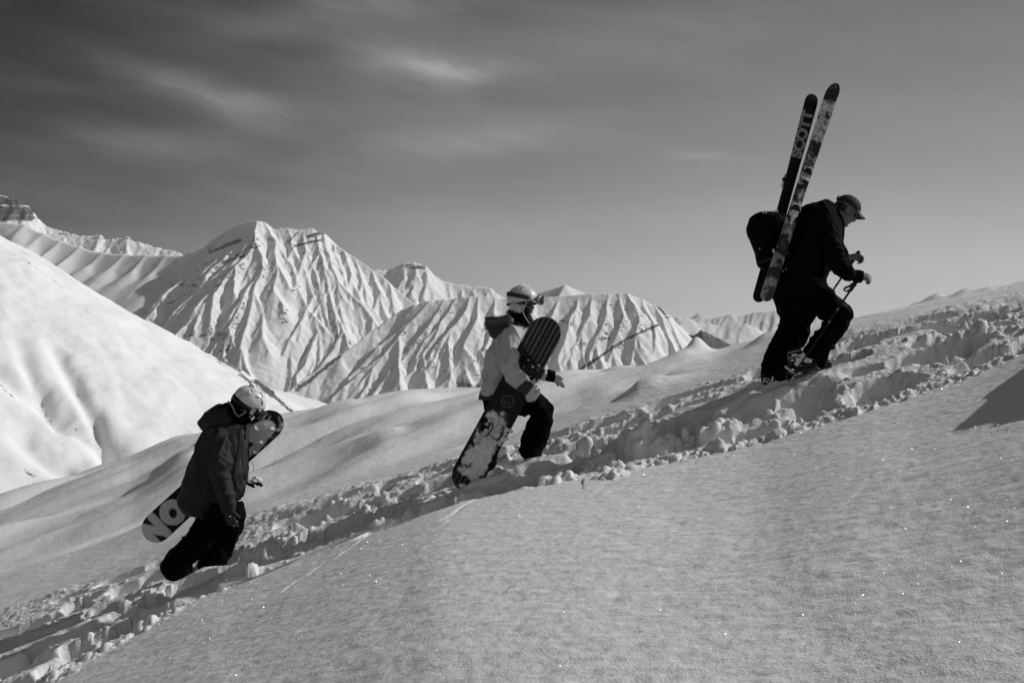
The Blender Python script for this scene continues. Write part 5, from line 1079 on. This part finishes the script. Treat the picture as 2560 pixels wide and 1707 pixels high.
# ski boots
def skiboot(a, b, dy, seed):
    bm = bmesh.new(); limb(bm, L3((a-10,b-80,48,dy,.055), (a-20,b-40,50,dy,.060), (a-22,b+10,48,dy,.062), (a+20,b+28,42,dy,.060), (a+80,b+22,38,dy,.058), (a+120,b+22,28,dy,.05)), Y3, 18); bt = remesh('boot', bm, .006, PLAST, p3, smooth=2)
    bm = bmesh.new(); c = P(*z3(a+30, b+62), Y3+dy); box(bm, c, Vector((.985, 0, .17)), YV, Vector((-.17, 0, .985)), .13, .045, .012, .006); from_bm('sole', bm, MIDG, bt)
    bm = bmesh.new()
    for k, (u0, v0, u1, v1) in enumerate(((-62,-62,25,-84), (-66,-25,22,-44), (30,8,62,-18))): tube3(bm, [(P(*z3(a+u0, b+v0), Y3+dy-.052), .006), (P(*z3(a+(u0+u1)/2, b+(v0+v1)/2), Y3+dy-.075), .007), (P(*z3(a+u1, b+v1), Y3+dy-.050), .006)], 6, .6)
    from_bm('buckle', bm, PGREY, bt)
    r_ = random.Random(seed); speckle_snow('snow_clump', [P(*z3(a+r_.gauss(22, 34), b+r_.gauss(-8, 28)), Y3+dy-.064) for _ in range(14)], .018, bt, seed=seed)
skiboot(455, 1300, .0-.12, 3); skiboot(560, 1290, -.10+.20, 4)
bm = bmesh.new(); tube3(bm, [(P(*z3(375, 1335), Y3-.19), .010), (P(*z3(425, 1375), Y3-.20), .011), (P(*z3(440, 1395), Y3-.20), .012), (P(*z3(405, 1430), Y3-.19), .011)], 10, .6); from_bm('gaiter_trim', bm, LGREY, p3)
r_ = random.Random(12); speckle_snow('snow_clump', [P(*z3(r_.uniform(215, 400), r_.uniform(1400, 1450)), Y3-.02) for _ in range(60)], .006, p3, seed=12)
# cap, glasses, hair
bm = bmesh.new(); hcn = at(-.004, 0, .034); shell(bm, hcn, q3, .112, .094, .094, lambda a: -.004-.012*max(0, -math.cos(a)), th=.004); cap = from_bm('cap', bm, CAPM, p3)
bm = bmesh.new(); Mq = q3.to_matrix(); rows = []
for k in range(9):
    t = k/8; row = []
    for j in range(15):
        b = -1+2*j/14; y_ = b*.078*(1-.25*t*t*abs(b)); x_ = .100*math.sqrt(max(0, 1-(y_/.094)**2)) + t*.082*(1-.35*b*b); z_ = .002+.010*(1-b*b)-.012*t-.022*b*b*t
        row.append((bm.verts.new(hcn+Mq @ Vector((x_, y_, z_))), bm.verts.new(hcn+Mq @ Vector((x_, y_, z_-.005)))))
    rows.append(row)
for k in range(8):
    for j in range(14):
        for s_ in (0, 1): bm.faces.new((rows[k][j][s_], rows[k][j+1][s_], rows[k+1][j+1][s_], rows[k+1][j][s_]))
for j in range(14): bm.faces.new((rows[8][j][0], rows[8][j+1][0], rows[8][j+1][1], rows[8][j][1])); bm.faces.new((rows[0][j][0], rows[0][j+1][0], rows[0][j+1][1], rows[0][j][1]))
for k in range(8):
    for j in (0, 14): bm.faces.new((rows[k][j][0], rows[k+1][j][0], rows[k+1][j][1], rows[k][j][1]))
from_bm('brim', bm, CAPL, cap)
bm = bmesh.new(); shell(bm, hcn, q3, .1135, .0945, .0952, lambda a: .002+(.2 if math.cos(a) < .55 else 0), th=.004); bm.free()
bm = bmesh.new(); ell(bm, hcn+Mq @ Vector((0, 0, .095)), .008, .008, .004, q3, 10)
for k in range(6):
    a = math.pi/6+k*math.pi/3; tube3(bm, [(hcn+Mq @ Vector((math.cos(a)*math.cos(e)*.1125, math.sin(a)*math.cos(e)*.0945, math.sin(e)*.0945)), .0013) for e in np.linspace(.03, 1.5, 9)], 5)
tube3(bm, [(hcn+Mq @ Vector((-.112, -.03, .0)), .006), (hcn+Mq @ Vector((-.120, 0, .02)), .007), (hcn+Mq @ Vector((-.112, .03, .0)), .006)], 6); from_bm('cap_seam', bm, CUFFG, cap)
bm = bmesh.new()
for sg in (-1, 1): ell(bm, at(.086, sg*.034, -.006), .006, .027, .019, q3, 14)
tube3(bm, [(at(.085, -.064, .0), .003), (at(.04, -.080, .004), .003), (at(-.01, -.084, .004), .0025)], 6); tube3(bm, [(at(.085, .064, .0), .003), (at(-.01, .084, .004), .0025)], 6); from_bm('glasses', bm, LENS, p3)
bm = bmesh.new(); ell(bm, at(-.046, 0, -.012), .066, .082, .050, q3, 20); ell(bm, at(-.062, 0, -.048), .046, .062, .045, q3, 18); remesh('hair', bm, .005, HAIR, p3, smooth=1, disp=lambda co, no: (vn3(co[:,0]*160, co[:,1]*160, co[:,2]*160, 5)-.5)*.006)
bm = bmesh.new(); ell(bm, at(.068, 0, -.100), .020, .026, .020, q3, 12); ell(bm, at(.088, 0, -.052), .010, .022, .007, q3, 12); remesh('beard', bm, .0035, HAIR, p3, smooth=1)
# backpack
bp = empty('backpack', P(*z3(300, 500), Y3+.02)); tag(bp, 'bulging black backpack flecked with snow on the back of the leading climber', 'backpack')
bm = bmesh.new()
loft(bm, S3((205,253,262,252,.05), (172,262,310,264,.09), (145,280,350,285,.125), (120,312,400,330,.14), (103,360,420,400,.15), (103,395,420,430,.155), (122,440,410,470,.155), (146,495,395,510,.15), (165,545,380,550,.14), (176,600,350,600,.13), (185,630,320,650,.11), (215,655,300,680,.08)), Y3, 26, .85)
remesh('pack_body', bm, .007, BLACKC, bp, disp=folds(-15, .005, 14, 5, 101), smooth=5)
bm = bmesh.new(); tube3(bm, [(P(*z3(345, 590), Y3-.235), .012), (P(*z3(310, 572), Y3-.235), .012), (P(*z3(262, 580), Y3-.20), .012), (P(*z3(200, 600), Y3-.15), .012)], 8, .5); tube3(bm, [(P(*z3(300, 262), Y3-.15), .010), (P(*z3(350, 270), Y3-.16), .010), (P(*z3(400, 285), Y3-.20), .010), (P(*z3(450, 300), Y3-.22), .010)], 8, .5); from_bm('strap', bm, PLAST, bp)
r_ = random.Random(21); speckle_snow('snow_clump', [P(*z3(a, b), Y3-.145) for a, b in ((145,412),(233,437),(258,490),(297,352),(298,380),(200,490),(195,510),(220,258),(240,256),(265,262))]+[P(*z3(365+r_.uniform(-10,20), 640+r_.uniform(-15,45)), Y3-.22) for _ in range(4)], .006, bp, seed=21)
speckle_snow('snow_clump', [P(*z3(a, b), Y3-.24) for a, b in ((300,530),(315,524),(328,530),(306,540))], .016, bp, seed=22); speckle_snow('snow_clump', [P(*z3(a, b), Y3-.03) for a, b in ((300,255),(308,244),(312,262))], .016, bp, seed=23)
# skis
def ski(tail, nose, Ya, Yb, width, matfn, label, nrm, ends, name, seed):
    A_, B_ = P(*z3b(*tail), Ya), P(*z3b(*nose), Yb); root = empty('ski', A_); tag(root, label, 'ski', 'skis strapped to the backpack')
    ax_ = (B_-A_).normalized(); wv_ = ax_.cross(nrm).normalized(); L_ = (B_-A_).length
    m_ = plank_mat(name, A_, ax_, wv_, lambda n, s, t, v: matfn(n, s, t, v, L_), .3, .4)
    wf = lambda t: width*(1-.16*math.sin(math.pi*min(1, max(0, (t-.04)/.9)))**1.5-.06*(1-t))
    o, ax_, wv_, nv_, L_ = plank('ski_body', A_, B_, width, .011, nrm, ends, m_, root, wfun=wf, bend=(.0, .05 if name == 'ski_top' else -.05))
    return root, A_, ax_, wv_, nv_, L_
def fA(n, s, t, v, L_):
    g = n.ramp(n.noise(v, 40, 4), .3, .7, .8, 1.3); return n.m('MULTIPLY', n.m('ADD', .005, n.m('MULTIPLY', n.ramp(s, L_-.10, L_-.02), .02)), g), None
def fB(n, s, t, v, L_):
    nz = n.noise(v, 11, 6, .7); up = n.m('MULTIPLY', n.ramp(s, L_-.62, L_-.50), n.ramp(s, L_-.16, L_-.06, 1.0, 0.0))
    sn = n.ramp(n.m('SUBTRACT', n.m('ADD', n.m('MULTIPLY', up, .60), n.m('MULTIPLY', n.m('MULTIPLY', n.ramp(s, .55, .62), n.ramp(s, L_-.66, L_-.60, 1.0, 0.0)), .50)), nz), -.02, .10)
    d2 = n.m('MULTIPLY', n.ramp(n.m('ABSOLUTE', n.m('SUBTRACT', n.noise(v, 6, 2), .5)), .012, .03, .22, 0.0), 1.0)
    st = n.m('MULTIPLY', n.ramp(n.m('ABSOLUTE', n.m('SUBTRACT', n.m('FRACT', n.m('MULTIPLY', n.m('ADD', t, .5), 45.0)), .5)), .22, .3, .06, 0.0), n.ramp(s, .3, .15, 0.0, 1.0))
    art = n.m('MULTIPLY', n.ramp(n.noise(v, 9, 3), .50, .56, .0, .20), n.ramp(s, .75, .6, 0.0, 1.0))
    emb = blob(n, s, t, L_-.135, .004, .038, .036); e1 = n.ramp(n.m('ABSOLUTE', n.m('SUBTRACT', emb, 1.0)), .08, .16, 1.0, 0.0); e2 = n.ramp(n.m('ABSOLUTE', n.m('SUBTRACT', blob(n, s, t, L_-.135, .004, .022, .018), 1.0)), .12, .22, 1.0, 0.0)
    e = n.m('MAXIMUM', e1, e2)
    b_ = n.m('ADD', n.m('ADD', .022, st), n.m('ADD', n.m('MULTIPLY', d2, .3), art))
    lit = n.m('ADD', n.m('MULTIPLY', b_, n.m('SUBTRACT', 1.0, sn)), n.m('MULTIPLY', sn, n.ramp(n.noise(v, 30, 5, .7), .3, .7, .22, .75)))
    return n.m('MULTIPLY', lit, n.m('SUBTRACT', 1.0, n.m('MULTIPLY', e, .85))), None
nr = Vector((-.10, -1, 0)).normalized()
skA, A_, ax_, wv_, nv_, L_ = ski((172, 1555), (552, 142), Y3+.16, Y3+.06, .112, fA, 'black ski base up with large pale brand lettering near the tip, left of the pair', nr, (.06, .085), 'ski_base', 1)
M4 = Matrix.Translation(A_+ax_*(L_-.37)+nv_*.0065) @ Matrix((ax_, -wv_, nv_)).transposed().to_4x4() @ Matrix.Diagonal((1.08, 1.0, 1, 1))
text_mesh('lettering', 'SCOTT', .120, M4, mat('pale_lettering', .26, .5, vary=.5, vscale=40), skA, bold=.0065)
def ski_binding(root, c, ax_, wv_, nv_, sg, heel, seed):
    n2 = nv_*sg; bm = bmesh.new(); box(bm, c+n2*.012, ax_, wv_, nv_, .055, .036, .008, .004); b = from_bm('binding', bm, LGREY, root)
    bm = bmesh.new(); box(bm, c+ax_*.018+n2*.035, ax_, wv_, nv_, .022, .026, .018, .008); box(bm, c+ax_*.0+wv_*.030+n2*.03, ax_, wv_, nv_, .016, .008, .014, .004); box(bm, c+ax_*.0-wv_*.030+n2*.03, ax_, wv_, nv_, .016, .008, .014, .004); from_bm('toe_piece' if not heel else 'heel_piece', bm, PLAST, b)
    bm = bmesh.new(); box(bm, c-ax_*.022+n2*.035, ax_, wv_, nv_, .008, .028, .012, .003)
    if heel: tube3(bm, [(c-ax_*.03+n2*.03, .022), (c-ax_*.07+n2*.03, .018), (c-ax_*.12+n2*.02, .008)], 10)
    from_bm('lever', bm, PGREY if not heel else LGREY, b)
    r_ = random.Random(seed); speckle_snow('snow_clump', [c+ax_*r_.uniform(-.06, .06)+wv_*r_.uniform(-.03, .03)+n2*.03 for _ in range(9)], .013, b, seed=seed)
ski_binding(skA, P(*z3b(375, 735), Y3+.11), ax_, wv_, nv_, -1, False, 31)
bm = bmesh.new(); c_ = P(*z3b(356, 728), Y3+.13); ell(bm, c_, .024, .03, .024, None, 12); remesh('brake', bm, .005, PLAST, skA, smooth=1)
skB, A_, ax_, wv_, nv_, L_ = ski((222, 1548), (692, 92), Y3-.30, Y3-.10, .112, fB, 'snow-dusted printed ski with white bindings facing out, right of the pair', Vector((.05, -1, 0)).normalized(), (.06, .085), 'ski_top', 2)
ski_binding(skB, A_+ax_*(L_*.585)+nv_*.004, ax_, wv_, nv_, 1, False, 32); ski_binding(skB, A_+ax_*(L_*.415)+nv_*.004, ax_, wv_, nv_, 1, True, 33)
bm = bmesh.new(); box(bm, A_+ax_*(L_*.225)+nv_*.02, wv_, ax_, nv_, .062, .014, .010, .003); from_bm('ski_strap', bm, PLAST, skB)
# poles
def pole(top, g_end, tip, Ya, Yb, label, strap):
    a, b, c = P(*z3(*top), Ya), P(*z3(*g_end), Ya), P(*z3(*tip), Yb); d = (c-a).normalized(); b = a+d*(b-a).length
    root = empty('ski_pole', c); tag(root, label, 'ski pole', 'ski poles of the leading climber')
    bm = bmesh.new(); tube3(bm, [(a+(c-a)*t, .0098-.003*t) for t in np.linspace(.02, 1, 12)], 10); sh = from_bm('shaft', bm, PLAST, root)
    bm = bmesh.new(); tube3(bm, [(a+(c-a)*t, .0096) for t in (.42, .435)], 10); tube3(bm, [(a+(c-a)*t, .0100) for t in (.30, .315)], 10); from_bm('shaft_band', bm, PGREY, sh)
    bm = bmesh.new(); tube3(bm, [(a, .017), (a+d*.02, .019), (a+d*.05, .015), (a+d*.09, .0155), (a+d*.125, .017)], 12); from_bm('grip', bm, PLAST, root)
    bm = bmesh.new(); e = c-d*.06; r0 = ring(bm, e, d.cross(YV).normalized()*.045, YV*.045, 18); r1 = ring(bm, e-d*.012, d.cross(YV).normalized()*.02, YV*.02, 18); bridge(bm, [r0, r1]); from_bm('basket', bm, PLAST, root)
    if strap:
        bm = bmesh.new(); tube3(bm, [(P(*z3(u, v), Ya-.02+w_), .010) for u, v, w_ in strap], 8, .4); from_bm('wrist_strap', bm, CUFFG, root)
    return root
pole((889, 712), (850, 770), (398, 1436), Y3-.235, Y3-.30, 'near ski pole with a dangling wrist strap, gripped in the leading climber’s nearer hand', [(858,742,0),(825,770,.01),(790,785,0),(783,800,-.01),(800,808,-.02),(840,790,-.01),(865,762,0)])
pole((886, 534), (840, 600), (345, 1340), Y3+.20, Y3+.26, 'far ski pole held up in the leading climber’s raised far hand', None)


# ------------------------------------------------------------------ thin mountain haze
bm = bmesh.new(); bmesh.ops.create_cube(bm, size=1.0); bmesh.ops.transform(bm, matrix=Matrix.Translation((0, 15500, 150)) @ Matrix.Diagonal((400000, 31500*1.02, 2140, 1)), verts=bm.verts)
hm = bpy.data.materials.new('haze'); hm.use_nodes = True; n_ = NT(hm.node_tree); n_.n.clear(); ho = n_.node('ShaderNodeOutputMaterial'); pv = n_.node('ShaderNodeVolumePrincipled')
pv.inputs['Color'].default_value = (1, 1, 1, 1); pv.inputs['Density'].default_value = 2.4e-5; pv.inputs['Anisotropy'].default_value = 0.1; n_.l.new(pv.outputs[0], ho.inputs['Volume'])
haze = from_bm('haze', bm, hm, smooth=False); tag(haze, kind='stuff')
